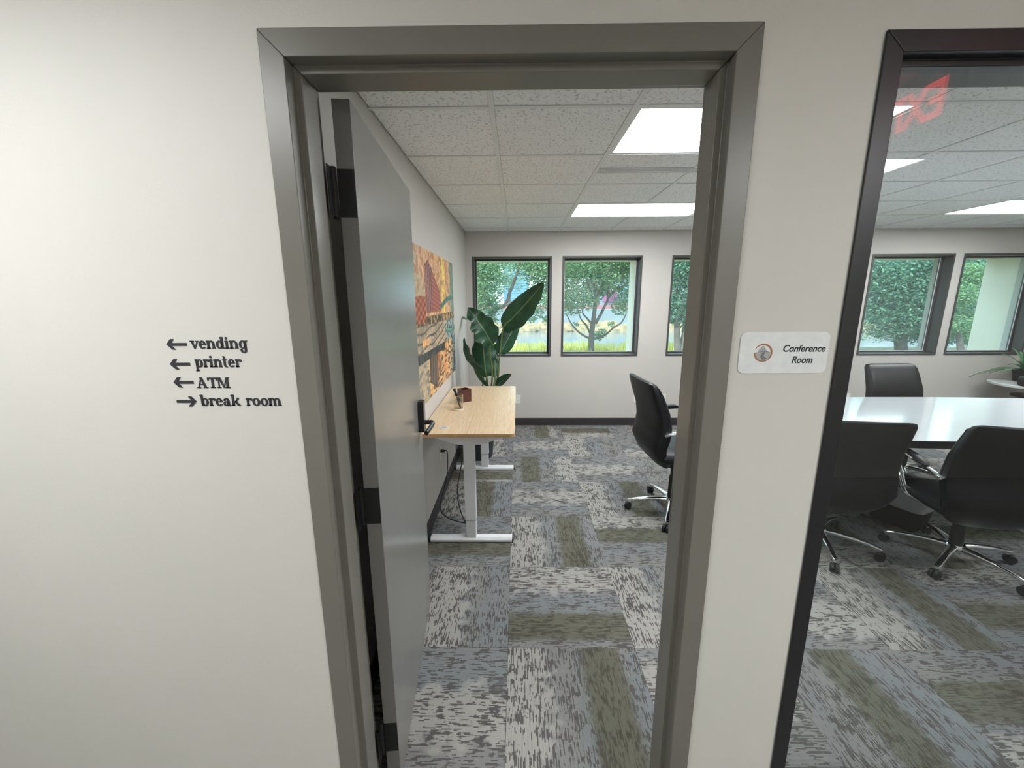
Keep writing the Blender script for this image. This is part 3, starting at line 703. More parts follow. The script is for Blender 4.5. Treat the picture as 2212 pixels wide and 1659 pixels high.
MB().box(-.035, .035, 1.66-2.24, 2.83-2.24, DZ-.064, DZ-.024).build('crossbar', M_whitesteel, desk, bevel=.002)
# power cord from the outlet and hanging loop
pc = empty('power_cord', (0, 0, 0), label='black power cord plugged into the left wall, looping down behind the desk leg', cat='cord')
MB().tube([(X0+.008, 2.222, .431), (X0+.045, 2.222, .431)], [.013, .010], 10).build('plug', M_cord, pc)
pts = [(X0+.04, 2.222, .431), (X0+.06, 2.222, .428), (-.555, 2.2, .36), (-.555, 2.12, .24), (-.575, 1.98, .14), (-.56, 1.86, .10), (-.50, 1.80, .075), (-.42, 1.77, .06), (-.345, 1.76, .05)]
MB().tube(smoothpath(pts), .0042, 6).build('cord', M_cord, pc, smooth=True)
pc2 = tag(MB().tube(smoothpath([(-.42, 2.35, .748), (-.455, 2.42, .60), (-.465, 2.42, .40), (-.455, 2.3, .30), (-.46, 2.1, .20), (-.44, 1.95, .12), (-.38, 1.80, .06), (-.34, 1.76, .046)]), .0042, 6).build('hanging_cable', M_cord, smooth=True), 'thin black cable hanging straight down from under the desktop', 'cable')

# ------------------------------------------------------------------ things on the desk
pcup = empty('pen_cup', (-.438, 2.105, DZ), label='clear glass pen cup with a cream base on the desk', cat='cup')
MB().lathe([(.041, 0), (.043, .002), (.043, .007), (.040, .009)], seg=28).build('base', mat('cream_ceramic', srgb(236, 224, 204), .4), pcup, smooth=True)
MB().lathe([(.0375, .009), (.0375, .118), (.0350, .118), (.0350, .012)], seg=32).build('glass_wall', M_glasscup, pcup, smooth=True)
for z in (.100, .112): MB().tube([(.0382*math.cos(a), .0382*math.sin(a), z) for a in [2*PI*k/28 for k in range(28)]], .0011, 5, closed=True).build('gold_rim', mat('pale_gold', srgb(226, 206, 176), .25, metal=.8), pcup, smooth=True)
for k, (bx, by, tx, ty, tz, r, m) in enumerate(((.016, .01, -.030, .004, .165, .0085, M_plasticblk), (.020, -.004, -.008, .012, .120, .006, mat('grey_pen', srgb(110, 104, 108), .3)))):
    p = empty('pen', pcup.location, label=['thick black marker leaning left in the glass cup', 'grey pen standing in the glass cup behind the marker'][k], cat='pen')
    a, b = Vector((bx, by, .012)), Vector((tx, ty, tz)); d = (b-a).normalized()
    MB().tube([a, a+d*.012, b-d*.06], [r*.4, r, r], 12).build('barrel', m, p, smooth=True)
    MB().tube([b-d*.06, b-d*.058, b-d*.004, b], [r*1.05, r*1.2, r*1.2, r*.8], 12).build('cap', M_plasticblk, p, smooth=True)
bx = empty('pencil_box', (-.425, 2.37, DZ), math.radians(38), label='open square dark red wooden box behind the glass pen cup', cat='box')
q = .042
for a in range(4):
    Mx = Matrix.Rotation(a*PI/2, 4, 'Z'); MB().box(-q, q-.006, -q, -q+.006, 0, .105, Mx).build('side', M_redwood, bx)
MB().box(-q+.006, q-.006, -q+.006, q-.006, 0, .006).build('bottom', M_redwood, bx)

# ------------------------------------------------------------------ tall potted plant
PLX, PLY = -.40, 3.20
pl = empty('potted_plant', (PLX, PLY, 0), label='tall potted plant with broad dark paddle leaves behind the desk', cat='plant')
MB().lathe([(.12, 0), (.15, .01), (.185, .36), (.185, .385), (.168, .385), (.165, .35)], seg=32).build('pot', M_pot, pl, smooth=True)
MB().lathe([(.0, .345), (.165, .352), (.165, .34), (0, .33)], seg=24).build('soil', M_soil, pl)
def big_leaf(base, tip, w, sidev, droop=0, wavy=.0, fold=.25, shape=.55, blunt=.0):
    """blade between two world points; w = half width; sidev = world direction across the blade"""
    b, t = Vector(base), Vector(tip); d = t-b; L = d.length; dn_ = d.normalized(); sd = Vector(sidev); sd = (sd-dn_*sd.dot(dn_)).normalized(); nn = dn_.cross(sd)
    n, m = 22, 8; me = bpy.data.meshes.new('leaf'); vs = []; fs = []; uv = []
    for layer in (0, 1):
        for i in range(n+1):
            s_ = i/n
            ww = w*(math.sin(PI*min(1, s_**(shape+.12)*.995))**.62)*(1-.12*s_) if 0 < s_ < 1 else w*.03
            c = b+d*s_+nn*droop*L*math.sin(PI*s_)
            for j in range(m+1):
                q_ = j/m*2-1
                rip = wavy*abs(q_)*math.sin(s_*24+(q_ > 0)*1.7)
                vs.append(c+sd*q_*ww*(1+rip*1.2)+nn*(fold*ww*abs(q_)**1.3+rip*w*1.3-layer*.0012)); uv.append((j/m, s_))
    N = (n+1)*(m+1)
    for i in range(n):
        for j in range(m):
            a = i*(m+1)+j; fs.append((a, a+1, a+m+2, a+m+1)); fs.append((N+a, N+a+m+1, N+a+m+2, N+a+1))
    me.from_pydata([tuple(v-Vector((PLX, PLY, 0))) for v in vs], [], fs)
    ul = me.uv_layers.new(name='UVMap')
    for p in me.polygons:
        p.use_smooth = True
        for li in p.loop_indices: ul.data[li].uv = uv[me.loops[li].vertex_index]
    me.materials.append(M_bigleaf); o = bpy.data.objects.new('leaf', me); COL.objects.link(o); o.parent = pl
def pstem(*pts, r=.008): MB().tube([p-Vector((PLX, PLY, 0)) for p in smoothpath(pts, 5)], [r*1.25-(r*.55)*k/(5*(len(pts)-1)) for k in range(5*(len(pts)-1)+1)], 7).build('stem', M_stem, pl, smooth=True)
def root(dx, dy): return (PLX+dx, PLY+dy, .35)
A = lambda x, y, d: tuple(at(x, y, 'y', d))
big_leaf(A(1086, 708, 3.35), A(1174, 611, 3.22), .138, (.8, -.35, -.6), .05, .03, .22)
pstem(root(.05, .02), A(1072, 830, 3.27), A(1080, 760, 3.33), A(1087, 708, 3.35), A(1100, 692, 3.33))
big_leaf(A(1079, 765, 3.36), A(1124, 680, 3.46), .098, (.9, .2, -.4), -.03, .02, .3)
pstem(root(.08, .0), A(1074, 832, 3.25), A(1079, 765, 3.36))
big_leaf(A(1064, 745, 3.02), A(1010, 664, 2.95), .125, (.75, .35, .5), -.10, .10, -.28)
pstem(root(-.02, -.03), A(1062, 830, 3.12), A(1058, 760, 3.05), A(1062, 740, 3.02))
big_leaf(A(1046, 800, 3.08), A(1003, 730, 2.98), .085, (.75, -.4, -.5), -.12, .05, -.25)
pstem(root(-.06, .0), A(1050, 830, 3.14), A(1046, 798, 3.08))
big_leaf(A(1050, 815, 3.16), A(1040, 706, 3.18), .135, (1, .1, 0), .04, .04, .25)
pstem(root(-.03, .04), A(1052, 835, 3.17), A(1050, 812, 3.16))
big_leaf(A(1062, 812, 3.22), A(1050, 730, 3.30), .10, (1, .35, 0), -.05, .04, .25)
big_leaf(A(1054, 838, 3.05), A(1021, 788, 2.98), .042, (.8, -.3, -.5), -.08, .02, .4)
big_leaf(A(1072, 836, 3.14), A(1104, 808, 3.05), .045, (.5, .3, -.8), .12, .02, .4)
big_leaf(A(1068, 815, 3.3), A(1070, 742, 3.40), .075, (.8, .6, .1), .05, .02, .35)
pstem(root(.02, .05), A(1068, 830, 3.28), A(1068, 812, 3.3))
big_leaf(A(1030, 690, 3.5), A(992, 681, 3.95), .045, (.9, .45, .0), .03, .02, .1)
pstem(root(-.05, .06), A(1045, 810, 3.3), A(1036, 720, 3.44), A(1029, 690, 3.5), r=.006)
pstem(root(.04, -.04), A(1066, 835, 3.1), A(1069, 790, 3.2), A(1066, 742, 3.3), r=.007)
big_leaf(A(1066, 742, 3.3), A(1052, 680, 3.42), .07, (.9, .3, .3), -.04, .04, .25)

# ------------------------------------------------------------------ office chairs
def superloop(c, ax, ay, a, b, n=4.0, seg=28):
    out = []
    for k in range(seg):
        t = 2*PI*k/seg; ct, st = math.cos(t), math.sin(t)
        out.append(Vector(c)+Vector(ax)*(a*math.copysign(abs(ct)**(2/n), ct))+Vector(ay)*(b*math.copysign(abs(st)**(2/n), st)))
    return out
def make_chair(base_rot):
    """faces +y; origin on the floor under the column. returns root; children that lift are listed"""
    t = empty('office_chair')
    prof = [(.352, -.095, .11, .026), (.362, -.110, .145, .038), (.40, -.150, .190, .048), (.465, -.208, .230, .054), (.53, -.232, .250, .054), (.60, -.214, .258, .050), (.68, -.206, .258, .048), (.78, -.222, .254, .046), (.90, -.262, .246, .042), (.965, -.289, .243, .038), (.990, -.300, .230, .028), (1.0, -.304, .205, .012)]
    L = []
    for i, (z, y, hw_, ht) in enumerate(prof):
        a = Vector((0, prof[max(i-1, 0)][1], prof[max(i-1, 0)][0])); b = Vector((0, prof[min(i+1, 11)][1], prof[min(i+1, 11)][0])); d = (b-a).normalized()
        nrm = Vector((0, d.z, -d.y))
        if i >= 9: nrm = Vector((0, 1, -.2)).normalized()
        loop = superloop((0, y, z), (1, 0, 0), nrm, hw_, ht, 5.5 if z > .5 else 3.5, 36)
        for p in loop:                                                # wrap-around: sides come forward
            p.y += .014*(p.x/.25)**2*(1 if z < .9 else .6)
        L.append(loop)
    br = MB().loops(L).build('backrest', M_leather, t, smooth=True)
    pip = []                                                          # piping seam round the side of the back
    for sgn in (-1, 1):
        pts = [(sgn*(hw_*.985), y+.014+.01, z) for z, y, hw_, ht in prof[2:10]]
        MB().tube(pts, .0055, 6).build('piping', M_leather, br, smooth=True)
    S = []
    for y, z, hw_, ht in ((-.21, .445, .20, .03), (-.19, .445, .235, .045), (-.08, .442, .250, .050), (.06, .442, .255, .050), (.18, .440, .252, .050), (.235, .430, .245, .044), (.262, .418, .225, .026), (.268, .415, .2, .012)):
        S.append(superloop((0, y, z), (1, 0, 0), (0, 0, 1), hw_, ht, 3.4))
    MB().loops(S).build('seat', M_leather, t, smooth=True)
    for sgn in (-1, 1):
        P = smoothpath([(sgn*.258, -.205, .640), (sgn*.275, -.17, .656), (sgn*.290, -.04, .676), (sgn*.294, .09, .690), (sgn*.290, .175, .676), (sgn*.284, .185, .625), (sgn*.272, .150, .530), (sgn*.25, .09, .42), (sgn*.18, .06, .386)], 5)
        ar = MB().tube(P, .0165, 10, flat=.8, up=Vector((0, 0, 1))).build('armrest', M_chrome, t, smooth=True)
        pad = [superloop((sgn*.288, y, z), (1, 0, 0), (0, 0, 1), w_, h_, 3, 14) for y, z, w_, h_ in ((-.11, .682, .012, .004), (-.09, .687, .022, .010), (.0, .700, .025, .012), (.10, .705, .025, .011), (.14, .700, .014, .005))]
        MB().loops(pad).build('arm_pad', M_leather, ar, smooth=True)
    MB().box(-.19, .19, .035, .075, .378, .394).box(-.075, .075, -.10, .11, .355, .394).build('seat_plate', M_black, t, bevel=.004)
    MB().lathe([(.050, .30), (.030, .356)], seg=16).build('column_cap', M_plasticblk, t, smooth=True)
    MB().lathe([(.024, .20), (.024, .36)], seg=16).build('piston', M_black, t, smooth=True)
    MB().lathe([(.036, .085), (.034, .16), (.030, .30), (.026, .305)], seg=18).build('gas_column', M_plasticblk, t, smooth=True)
    MB().lathe([(.030, .070), (.052, .078), (.055, .105), (.045, .122), (.036, .124)], seg=20).build('hub', M_chrome, t, smooth=True)
    for k in range(5):
        a = base_rot+k*2*PI/5
        Mx = Matrix.Rotation(a-PI/2, 4, 'Z')                           # arm drawn along +y
        arm = [superloop((0, y, z), (1, 0, 0), (0, .1, 1), w_, h_, 2.6, 12) for y, z, w_, h_ in ((.035, .102, .026, .020), (.10, .104, .022, .018), (.18, .100, .019, .014), (.26, .090, .017, .011), (.315, .078, .016, .011), (.335, .074, .012, .008))]
        arm = [[Mx @ p for p in l] for l in arm]
        mb = MB().loops(arm); mb.lathe([(.012, .056), (.014, .060), (.014, .078), (.008, .086)], (0, 0, 0), 12, Mx @ Matrix.Translation((0, .318, 0)))
        lg = mb.build('leg', M_chrome, t, smooth=True)
        ca_ = a+1.3
        W = Matrix.Translation(Mx @ Vector((0, .318, 0))) @ Matrix.Rotation(ca_, 4, 'Z')
        cs = MB()
        for sx in (-1, 1):
            cs.lathe([(.016, -.0105), (.0265, -.0085), (.0275, 0), (.0265, .0085), (.016, .0105)], (0, 0, 0), 18, W @ Matrix.Translation((sx*.0135, -.012, .0278)) @ Matrix.Rotation(PI/2, 4, 'Y'))
        cs.box(-.005, .005, -.022, .010, .018, .056, W)
        cs.lathe([(.007, .03), (.007, .062)], (0, 0, 0), 10, W)
        cs.build('caster', M_plasticblk, lg, smooth=True)
    return t
LIFT = {'backrest', 'seat', 'armrest', 'seat_plate', 'column_cap', 'piston'}
def chair(loc, face_deg, base_deg, lift, lab):
    """face_deg: heading the sitter looks to (0=+x, 90=+y); base_deg: direction of one leg"""
    rz = math.radians(face_deg-90)
    t = make_chair(math.radians(base_deg)-rz); t.location = loc; t.rotation_euler = (0, 0, rz)
    for c in t.children:
        if c.name.split('.')[0] in LIFT: c.location.z += lift
    tag(t, lab, 'chair', 'black leather office chairs around the white table')
    return t
chair((1.226, 2.037, 0), 4, 173, .075, 'black leather office chair seen through the doorway in side view')
chair((2.065, 1.617, 0), 84, 251, -.045, 'black leather office chair with its back cut by the black window frame')
chair((2.79, 1.425, 0), 74, 212, -.028, 'black leather office chair at far right, its back to the interior window')
chair((3.61, 2.70, 0), 272, 20, .02, 'black leather office chair on the far side of the white table')

# ------------------------------------------------------------------ conference table
tb = empty('conference_table', (3.35, 2.15, 0), label='large white boat-shaped table with a black edge between the office chairs', cat='table')
def boat(hl, wc, we, n=24):
    top = [(-hl+2*hl*k/n, we+(wc-we)*(1-abs(-1+2*k/n)**2.2)) for k in range(n+1)]
    return [(x, -y) for x, y in top]+[(x, y) for x, y in reversed(top)]
MB().prism(boat(1.72, .602, .48), .728, .750).build('tabletop', M_tablewhite, tb)
MB().prism(boat(1.722, .604, .482), .700, .7485).build('edge_band', M_plasticblk, tb)
for sx in (-.82, .82):
    b_ = MB().box(sx-.16, sx+.44, .06, .16, .05, .70).build('base', M_black, tb, bevel=.01)
    MB().box(sx-.19, sx+.47, -.02, .24, .0, .05).build('plinth', M_black, b_, bevel=.006)

# ------------------------------------------------------------------ waste bin
bn = empty('waste_bin', (2.86, 1.90, 0), math.radians(-66), label='black rectangular waste bin with a crumpled clear liner, under the white table', cat='waste bin')
BZ = .325
def binloop(k, z): return [(x*k, y*k, z) for x, y in rrect(.40, .27, .05, 5)]
BL = [binloop(.70, 0), binloop(.72, .01), binloop(1.0, BZ), binloop(1.02, BZ+.003), binloop(.985, BZ+.003), binloop(.70, .02)]
MB().loops(BL).build('bin', M_plasticblk, bn, smooth=True)
LL = []
for i, (k, z) in enumerate(((.90, .16), (.95, .27), (1.0, BZ+.012), (1.045, BZ+.014), (1.055, BZ-.03), (1.065, BZ-.08), (1.06, BZ-.11))):
    lp = []
    for j, (x, y, zz) in enumerate(binloop(k, z)):
        q_ = noise.noise(Vector((x*14, y*14, i*.7)))*(.012 if i != 2 else .006)
        lp.append((x*(1+q_*2), y*(1+q_*2), zz+q_*(1.6 if i > 3 else .8)))
    LL.append(lp)
MB().loops(LL, cap=False).build('liner', M_liner, bn, smooth=True)
tag(MB().loops([[(-.04, -.03, 0), (.04, -.03, 0), (.04, .03, 0), (-.04, .03, 0)], [(-.005, -.003, .10), (.005, -.003, .10), (.005, .003, .10), (-.005, .003, .10)]]).build('paper_scrap', M_card, loc=(2.91, 1.98, .27)), 'white folded paper scrap poking out of the waste bin', 'paper')

# ------------------------------------------------------------------ side table at the far right
st = empty('side_table', (6.12, 3.86, 0), label='small round pale grey side table in the far right corner', cat='table')
MB().lathe([(.36, .605), (.375, .612), (.375, .632), (.365, .640)], seg=48).build('tabletop', mat('pale_grey_top', srgb(190, 192, 190), .35), st, bevel=.002)
MB().lathe([(.16, 0), (.17, .012), (.16, .02), (.028, .035), (.025, .60), (.06, .606)], seg=24).build('pedestal', M_black, st, smooth=True)
MB().lathe([(.03, .47), (.17, .475), (.17, .495), (.03, .50)], seg=28).build('lower_shelf', M_black, st, smooth=True)
rd = empty('desk_speaker', (5.92, 3.70, .640), math.radians(-8), label='black rounded speaker on the left of the round side table', cat='speaker')
MB().prism(rrect(.27, .11, .03), -.05, .05, YX).build('body', M_plasticblk, rd, bevel=.006, loc=(0, 0, .056))
MB().prism(rrect(.24, .085, .02), -.0545, -.05, YX).build('grille', mat('dark_mesh', srgb(46, 48, 54), .6), rd, loc=(0, 0, .056))
cd = tag(MB().box(-.05, .05, -.001, .001, 0, .05, Matrix.Rotation(-.25, 4, 'X')).build('place_card', M_card, loc=(6.145, 3.68, .641)), 'small white card in front of the black speaker', 'card')
ct_ = empty('pencil_holder', (6.21, 3.78, .640), label='small black holder with a pale yellow pencil on the side table', cat='holder')
MB().lathe([(.03, 0), (.032, .07), (.029, .07), (.027, .004)], seg=16).build('cup', M_plasticblk, ct_, smooth=True)
MB().tube([(.0, 0, .01), (-.055, -.01, .16)], .004, 6).build('pencil', M_yellow, ct_)
fp = empty('leafy_plant', (6.12, 3.98, .640), label='leafy green plant in a black pot on the side table by the far window', cat='plant')
MB().lathe([(.06, 0), (.085, .01), (.11, .13), (.11, .145), (.10, .145), (.098, .12)], seg=24).build('pot', M_plasticblk, fp, smooth=True)
MB().lathe([(0, .125), (.098, .128), (.098, .12), (0, .11)], seg=16).build('soil', M_soil, fp)
M_fleaf = leaf_mat('fern_leaf', srgb(70, 120, 84), srgb(150, 190, 150), .2, .35)
random.seed(11)
for k in range(34):
    a = 2*PI*k/34*2.4; el = random.uniform(.25, 1.25); L_ = random.uniform(.26, .50); hd = Vector((math.cos(a), math.sin(a), 0))
    pts = []
    for i in range(9):
        s_ = i/8; r_ = L_*s_*math.cos(el)*1.1; z_ = .12+L_*s_*math.sin(el)-.42*L_*s_*s_*(1.5-el*.4)
        pts.append(hd*r_+Vector((0, 0, z_)))
    if (pts[-1]+fp.location).y > YB-.03: continue
    sd = Vector((-hd.y, hd.x, 0)); vs = []; fs = []
    for i, p in enumerate(pts):
        w_ = .022*math.sin(PI*min(.97, (i+.6)/9))+.001
        vs += [p-sd*w_+Vector((0, 0, .004)), p-Vector((0, 0, .002)), p+sd*w_+Vector((0, 0, .004))]
    for i in range(8):
        b_ = i*3; fs += [(b_, b_+1, b_+4, b_+3), (b_+1, b_+2, b_+5, b_+4)]
    me = bpy.data.meshes.new('leaf'); me.from_pydata([tuple(v) for v in vs], [], fs); me.materials.append(M_fleaf)
    for p in me.polygons: p.use_smooth = True
    o = bpy.data.objects.new('leaf', me); COL.objects.link(o); o.parent = fp
    so = o.modifiers.new('thick', 'SOLIDIFY'); so.thickness = .0012

# ------------------------------------------------------------------ outside
tag(MB().box(-14, 40, YB+.25, 14.0, -.4, -.12).build('ground', M_ground), 'grassy bank between the building and the canal', 'ground', kind='structure')
tag(MB().box(-60, 110, 14.0, 37.5, -1.6, -1.35).build('river', M_water), 'calm grey-blue canal water beyond the grass', 'water', kind='structure')
tag(MB().box(-60, 110, 40.3, 43.0, -1.6, .55).build('canal_wall', M_concrete), 'pale concrete canal wall on the far bank', 'wall', kind='structure')
tag(MB().box(-60, 110, 43.0, 75, -1.6, .50).build('far_ground', M_concrete), 'pale paved ground beyond the canal wall', 'ground', kind='structure')
random.seed(3)
rk = MB()
for k in range(420):
    x = random.uniform(-14, 62); y = random.uniform(36.9, 39.5); r = random.uniform(.25, .65); z = -1.35+(y-37.2)*.28
    c = Vector((x, y, z)); L = []
    for i in range(1, 4):
        th = PI*i/4; L.append([c+Vector((r*1.3*math.sin(th)*math.cos(2*PI*j/6+k), r*math.sin(th)*math.sin(2*PI*j/6+k), r*.75*math.cos(th)))*random.uniform(.8, 1.1) if False else c+Vector((r*1.3*math.sin(th)*math.cos(2*PI*j/6+k), r*math.sin(th)*math.sin(2*PI*j/6+k), r*.75*math.cos(th)))*1.0 for j in range(6)])
    rk.loops(L)
tag(rk.build('riverbank_rocks', M_rocks), 'tan riprap rocks along the far edge of the canal', 'rocks', kind='stuff')
fn = empty('railing', (0, 42.6, .55), label='low dusty pink railing on top of the far canal wall', cat='railing')
MB().box(-14, 62, -.03, .03, .50, .58).build('top_rail', M_pinkrail, fn); MB().box(-14, 62, -.02, .02, .02, .42).build('panel', M_pinkrail, fn)
pm = None
for k in range(31):
    if pm is None: po = MB().box(-.06, .06, -.05, .05, 0, .6).build('post', M_pinkrail, fn); pm = po.data
    else: po = bpy.data.objects.new('post', pm); COL.objects.link(po); po.parent = fn
    po.location = (-14+2.5*k, 0, 0)
# buildings far behind
b1 = empty('blue_building', (0, 58, .5), label='pale blue clapboard building behind the trees, left window', cat='building')
wm = MB().box(-1.9, 1.6, 0, 7, 0, 9).build('wall', M_bluepanel, b1)
for k in range(26): MB().box(-1.92, 1.62, -.05, 0, k*.34+.2, k*.34+.24).build('siding_board', mat('blue_siding_edge', srgb(110, 160, 196), .7), b1)
b2 = empty('awning_building', (12.7, 56, .1), label='small building with a magenta wall glimpsed between tree branches', cat='building')
MB().box(-2.0, 2.6, 0, 6, 0, 5.5).build('wall', mat('cool_grey_render', srgb(150, 160, 176), .8, nscale=1, namt=.06), b2)
MB().prism([(-1.0, 1.1), (.8, 1.1), (.8, 2.2), (.5, 2.6), (-.6, 2.6), (-1.0, 2.0)], -.5, -.05, YX).build('awning', M_pink, b2)
MB().box(1.5, 2.2, -.06, 0, .9, 3.0).build('window', M_bluepanel, b2)
b3 = empty('grey_building', (34, 66, .5), label='long pale building far behind the right-hand trees', cat='building')
MB().box(-14, 22, 0, 6, 0, 7.5).build('wall', mat('pale_render', srgb(206, 208, 204), .8, nscale=1, namt=.05), b3)
for k in range(8): MB().box(-12+4.2*k, -10.4+4.2*k, -.06, 0, 2.2, 4.4).build('window', M_bluepanel, b3)

def leaves(name, clumps, n, size, m, parent, seed=1):
    random.seed(seed); vs = []; fs = []; tot = sum(c[3]**2 for c in clumps)
    for (x, y, z, r) in clumps:
        for _ in range(max(8, int(n*r*r/tot))):
            d = Vector((random.gauss(0, 1), random.gauss(0, 1), random.gauss(0, 1))).normalized()*r*(random.random()**.45)
            p = Vector((x, y, z))+Vector((d.x, d.y, d.z*.8))
            a = Vector((random.gauss(0, 1), random.gauss(0, 1), random.gauss(0, .6))).normalized(); b = a.cross(Vector((random.gauss(0, 1), random.gauss(0, 1), random.gauss(0, 1)))).normalized()
            s_ = size*random.uniform(.6, 1.3); k = len(vs)
            vs += [tuple(p-a*s_), tuple(p+b*s_*.45+a*s_*.1), tuple(p+a*s_), tuple(p-b*s_*.45+a*s_*.1)]; fs.append((k, k+1, k+2, k+3))
    me = bpy.data.meshes.new(name); me.from_pydata(vs, [], fs); me.materials.append(m)
    o = bpy.data.objects.new(name, me); COL.objects.link(o); o['kind'] = 'stuff'
    if parent: o.parent = parent
    return o
GZ = -.12
def tree(lab, D, trunk, branches, clumps, n, size, m, seed):
    """all coordinates given as picture places at depth D, spread in depth by a third number"""
    b0 = at(trunk[0][0], trunk[0][1], 'y', D)
    t = empty('tree', (0, 0, 0), label=lab, cat='tree', group='trees on the near bank of the canal')
    def line(pts, name):
        P = [Vector(at(p[0], p[1], 'y', D+(p[3] if len(p) > 3 else 0))) for p in pts]
        R_ = [p[2] for p in pts]; Q_ = smoothpath(P, 4); RR = []
        for i in range(len(P)-1): RR += [R_[i]+(R_[i+1]-R_[i])*k/4 for k in range(4)]
        RR.append(R_[-1]); MB().tube(Q_, RR, 9).build(name, M_bark, t, smooth=True)
    g0 = (b0.x, D, GZ); P = [Vector(g0)]+[Vector(at(p[0], p[1], 'y', D)) for p in trunk]; R_ = [trunk[0][2]*1.25]+[p[2] for p in trunk]
    MB().tube(P, R_, 12).build('trunk', M_bark, t, smooth=True)
    for b in branches: line(b, 'branch')
    cl_ = []
    for (px, py, r, dd) in clumps:
        q_ = at(px, py, 'y', D+dd); cl_.append((q_.x, q_.y, q_.z, r))
    leaves('foliage', cl_, n, size, m, t, seed)
W2 = lambda x, y: (1205+x/6.91, 540+y/6.91)
def br(*pts): return [W2(x, y)+(r,)+tuple(rest) for x, y, r, *rest in pts]
tree('forked tree with thin spreading limbs in the middle window', 11.0,
     [W2(500, 1500)+(.088,), W2(500, 1300)+(.080,), W2(520, 1130)+(.070,), W2(555, 850)+(.055,), W2(550, 560)+(.035,), W2(590, 240)+(.02,)],
     [br((540, 1330, .03, 0), (700, 1270, .03, -.2), (830, 1160, .026, -.5), (950, 1080, .022, -.7), (1020, 950, .014, -.9)),
      br((470, 1320, .03, 0), (330, 1240, .028, .2), (200, 1100, .024, .4), (130, 950, .014, .6)),
      br((480, 1240, .03, 0), (420, 1120, .027, -.2), (350, 1040, .02, -.5), (300, 900, .012, -.8)),
      br((510, 1120, .03, 0), (430, 1010, .025, .2), (370, 930, .02, .4), (385, 700, .012, .6)),
      br((560, 1100, .045, 0), (640, 960, .04, 0), (720, 800, .036, .2), (790, 670, .03, .4), (900, 570, .024, .6), (1090, 470, .016, 1)),
      br((740, 760, .03, .2), (760, 500, .022, 0), (850, 280, .014, -.3)),
      br((555, 800, .03, 0), (620, 600, .026, -.2), (700, 450, .02, -.4), (790, 220, .014, -.6)),
      br((530, 780, .03, 0), (470, 560, .026, .2), (400, 350, .02, .3), (430, 150, .014, .4)),
      br((450, 500, .02, .2), (370, 320, .016, 0), (260, 180, .01, -.2))],
     [(1215, 590, .55, .3), (1240, 575, .6, -.6), (1262, 590, .5, .5), (1225, 625, .55, .2), (1245, 640, .45, -.4), (1215, 650, .45, .5), (1235, 662, .35, 0), (1285, 570, .6, .8), (1300, 600, .5, -.2), (1285, 625, .45, .4), (1270, 650, .35, -.3), (1325, 575, .6, .2), (1345, 600, .5, .8), (1352, 640, .45, .7), (1340, 665, .3, .4), (1310, 622, .32, .3), (1200, 570, .6, .8), (1365, 570, .6, .3), (1300, 720, .18, 0), (1292, 728, .15, 0), (1320, 700, .12, -.4), (1245, 700, .10, .3), (1330, 545, .9, .5), (1260, 540, .9, .0), (1200, 530, .9, .4), (1370, 530, .8, 0)], 26000, .044, M_leafA, 5)
W1 = lambda x, y: (1010+x/6.91, 540+y/6.91)
tree('leaning tree with an angled limb in the left window behind the potted plant', 9.5,
     [(1012, 765, .09), (1022, 720, .08), (1040, 700, .07)],
     [[(1040, 700, .06, 0), (1062, 678, .055, 0), (1078, 664, .05, 0), (1092, 658, .045, 0), (1102, 630, .04, 0), (1113, 602, .034, 0), (1122, 572, .028, 0), (1130, 540, .02, 0)],
      [(1090, 660, .035, 0), (1105, 654, .03, -.3), (1122, 640, .02, -.6)], [(1040, 700, .04, 0), (1035, 650, .035, .3), (1040, 600, .03, .5), (1050, 560, .02, .7)]],
     [(1035, 575, .5, 0), (1050, 600, .45, .4), (1035, 630, .45, -.3), (1055, 640, .40, .3), (1040, 660, .36, 0), (1065, 575, .35, -.4), (1068, 665, .25, 0), (1150, 580, .42, 0), (1170, 600, .45, .3), (1180, 570, .45, -.3), (1165, 635, .38, .4), (1182, 650, .35, 0), (1135, 565, .30, .3), (1185, 620, .35, .2), (1060, 690, .22, 0), (1160, 675, .22, .5), (1015, 600, .6, 0), (1015, 550, .8, .3), (1060, 540, .7, .3), (1170, 535, .7, 0), (1150, 690, .12, .5), (1180, 690, .14, .5)], 18000, .040, M_leafA, 8)
tree('twin-trunked dense tree glimpsed in the window beside the right door jamb', 10.0,
     [(1464, 775, .10), (1463, 735, .085), (1462, 700, .07), (1464, 640, .04)],
     [[(1466, 765, .09, 0), (1477, 730, .075, .1), (1480, 700, .06, .2), (1484, 640, .04, .3)]],
     [(1450, 600, .4, 0), (1470, 590, .5, .3), (1490, 575, .5, -.2), (1465, 640, .45, 0), (1485, 650, .5, .3), (1460, 675, .38, 0), (1480, 690, .36, .2), (1500, 620, .5, 0), (1447, 660, .3, 0), (1505, 680, .4, 0), (1480, 560, .7, .2), (1515, 560, .7, 0), (1448, 690, .14, 0)], 11000, .047, M_leafB, 12)
tree('broad dense blue-green tree filling the window left of the far right pier', 11.5,
     [(1948, 775, .17), (1945, 740, .15), (1940, 700, .11), (1935, 640, .06)],
     [[(1945, 750, .08, 0), (1925, 722, .06, -.2), (1905, 700, .04, -.4)], [(1945, 740, .09, 0), (1975, 700, .06, .2), (2000, 660, .04, .4)]],
     [(1900+22*i, y, .85, random.uniform(-.8, .8)) for i in range(9) for y in (570, 610, 650, 690)]+[(1970+25*i, 720, .5, .3) for i in range(5)]+[(1880, 590, .8, 0), (1880, 660, .7, .3), (1915, 722, .28, 0), (1900, 715, .25, .2), (2110, 590, .9, 0), (2110, 650, .9, .5), (2100, 700, .7, 0), (2140, 600, 1.0, 0)], 42000, .050, M_leafB, 21)
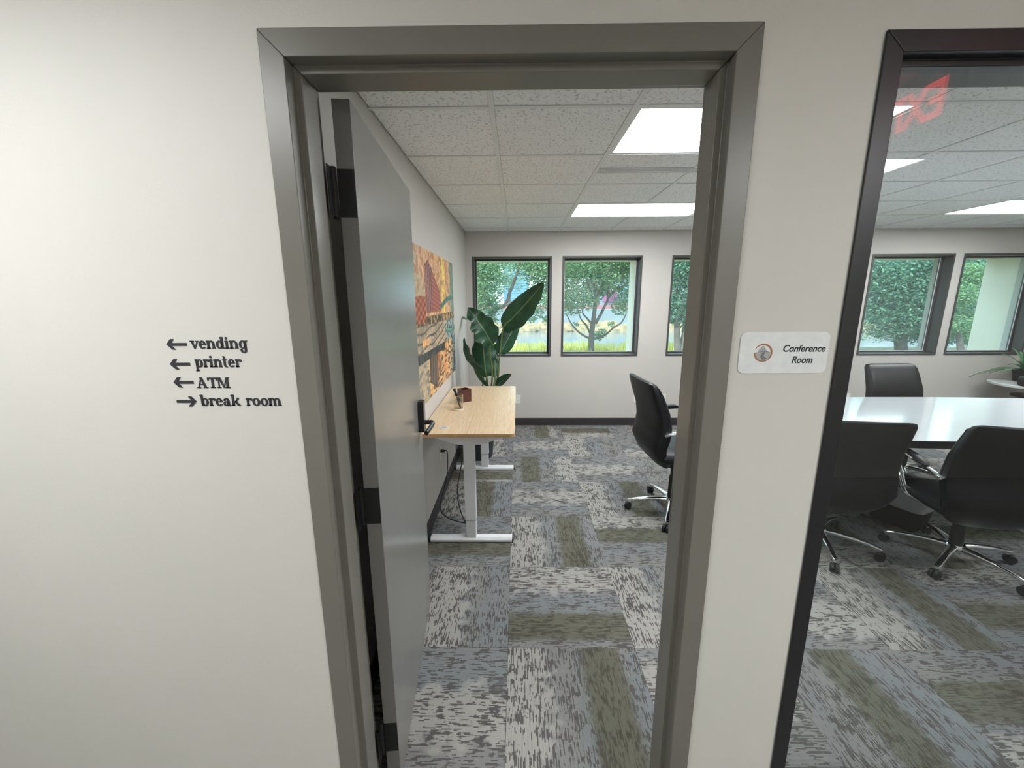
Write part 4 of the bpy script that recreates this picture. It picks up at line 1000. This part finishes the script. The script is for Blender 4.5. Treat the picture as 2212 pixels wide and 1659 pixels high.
tree('small dark tree between the panes at the foot of the far right pier', 9.0,
     [(2078, 775, .08), (2072, 730, .06), (2068, 690, .04)], [[(2072, 735, .04, 0), (2090, 700, .03, .2), (2100, 670, .02, .3)]],
     [(2070, 640, .40, 0), (2085, 690, .32, .2), (2060, 700, .3, 0), (2095, 600, .45, .3), (2075, 720, .22, .1), (2100, 735, .2, .3)], 7000, .036, M_leafA, 23)
# distant hedge line
random.seed(17)
for k in range(11):
    x = -13+7.6*k; t = empty('distant_tree', (x, 50, .5), label='hazy round-crowned tree beyond the canal', cat='tree', group='distant trees beyond the canal')
    if k in (2,): t.location.x -= 3.2
    MB().tube([(0, 0, 0), (.1, 0, 2.4)], [.22, .14], 8).build('trunk', M_bark, t, smooth=True)
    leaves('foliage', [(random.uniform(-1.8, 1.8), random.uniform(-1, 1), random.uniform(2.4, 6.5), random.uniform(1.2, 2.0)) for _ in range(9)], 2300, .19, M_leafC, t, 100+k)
# grass tufts
random.seed(9); vs = []; fs = []
for k in range(11000):
    y = random.uniform(10.4, 14.0) if k > 4000 else random.uniform(6.5, 10.4); x = random.uniform(-4.2, 7.0)
    h = random.uniform(.12, .29)*(1+.9*noise.noise(Vector((x*.8, y*.8, 0))))*(1.25 if y > 10.4 else .5); a = random.uniform(0, PI); w_ = .014; dx, dy = math.cos(a)*w_, math.sin(a)*w_; lx_, ly_ = random.gauss(0, .05), random.gauss(0, .05); b_ = len(vs)
    vs += [(x-dx, y-dy, GZ), (x+dx, y+dy, GZ), (x+dx*.7+lx_*.5, y+dy*.7+ly_*.5, GZ+h*.6), (x-dx*.7+lx_*.5, y-dy*.7+ly_*.5, GZ+h*.6), (x+lx_, y+ly_, GZ+h)]
    fs += [(b_, b_+1, b_+2, b_+3), (b_+3, b_+2, b_+4)]
me = bpy.data.meshes.new('grass'); me.from_pydata(vs, [], fs); me.materials.append(M_grass)
gr = bpy.data.objects.new('grass', me); COL.objects.link(gr); tag(gr, 'yellow-green grass tufts along the near bank', 'grass', kind='stuff')
pole = at(1115, 740, 'y', 13)
tag(MB().tube([(pole.x, 13, GZ), (pole.x, 13, .95)], .03, 8).build('marker_post', M_conc), 'thin pale post standing in the grass seen in the left window', 'post')
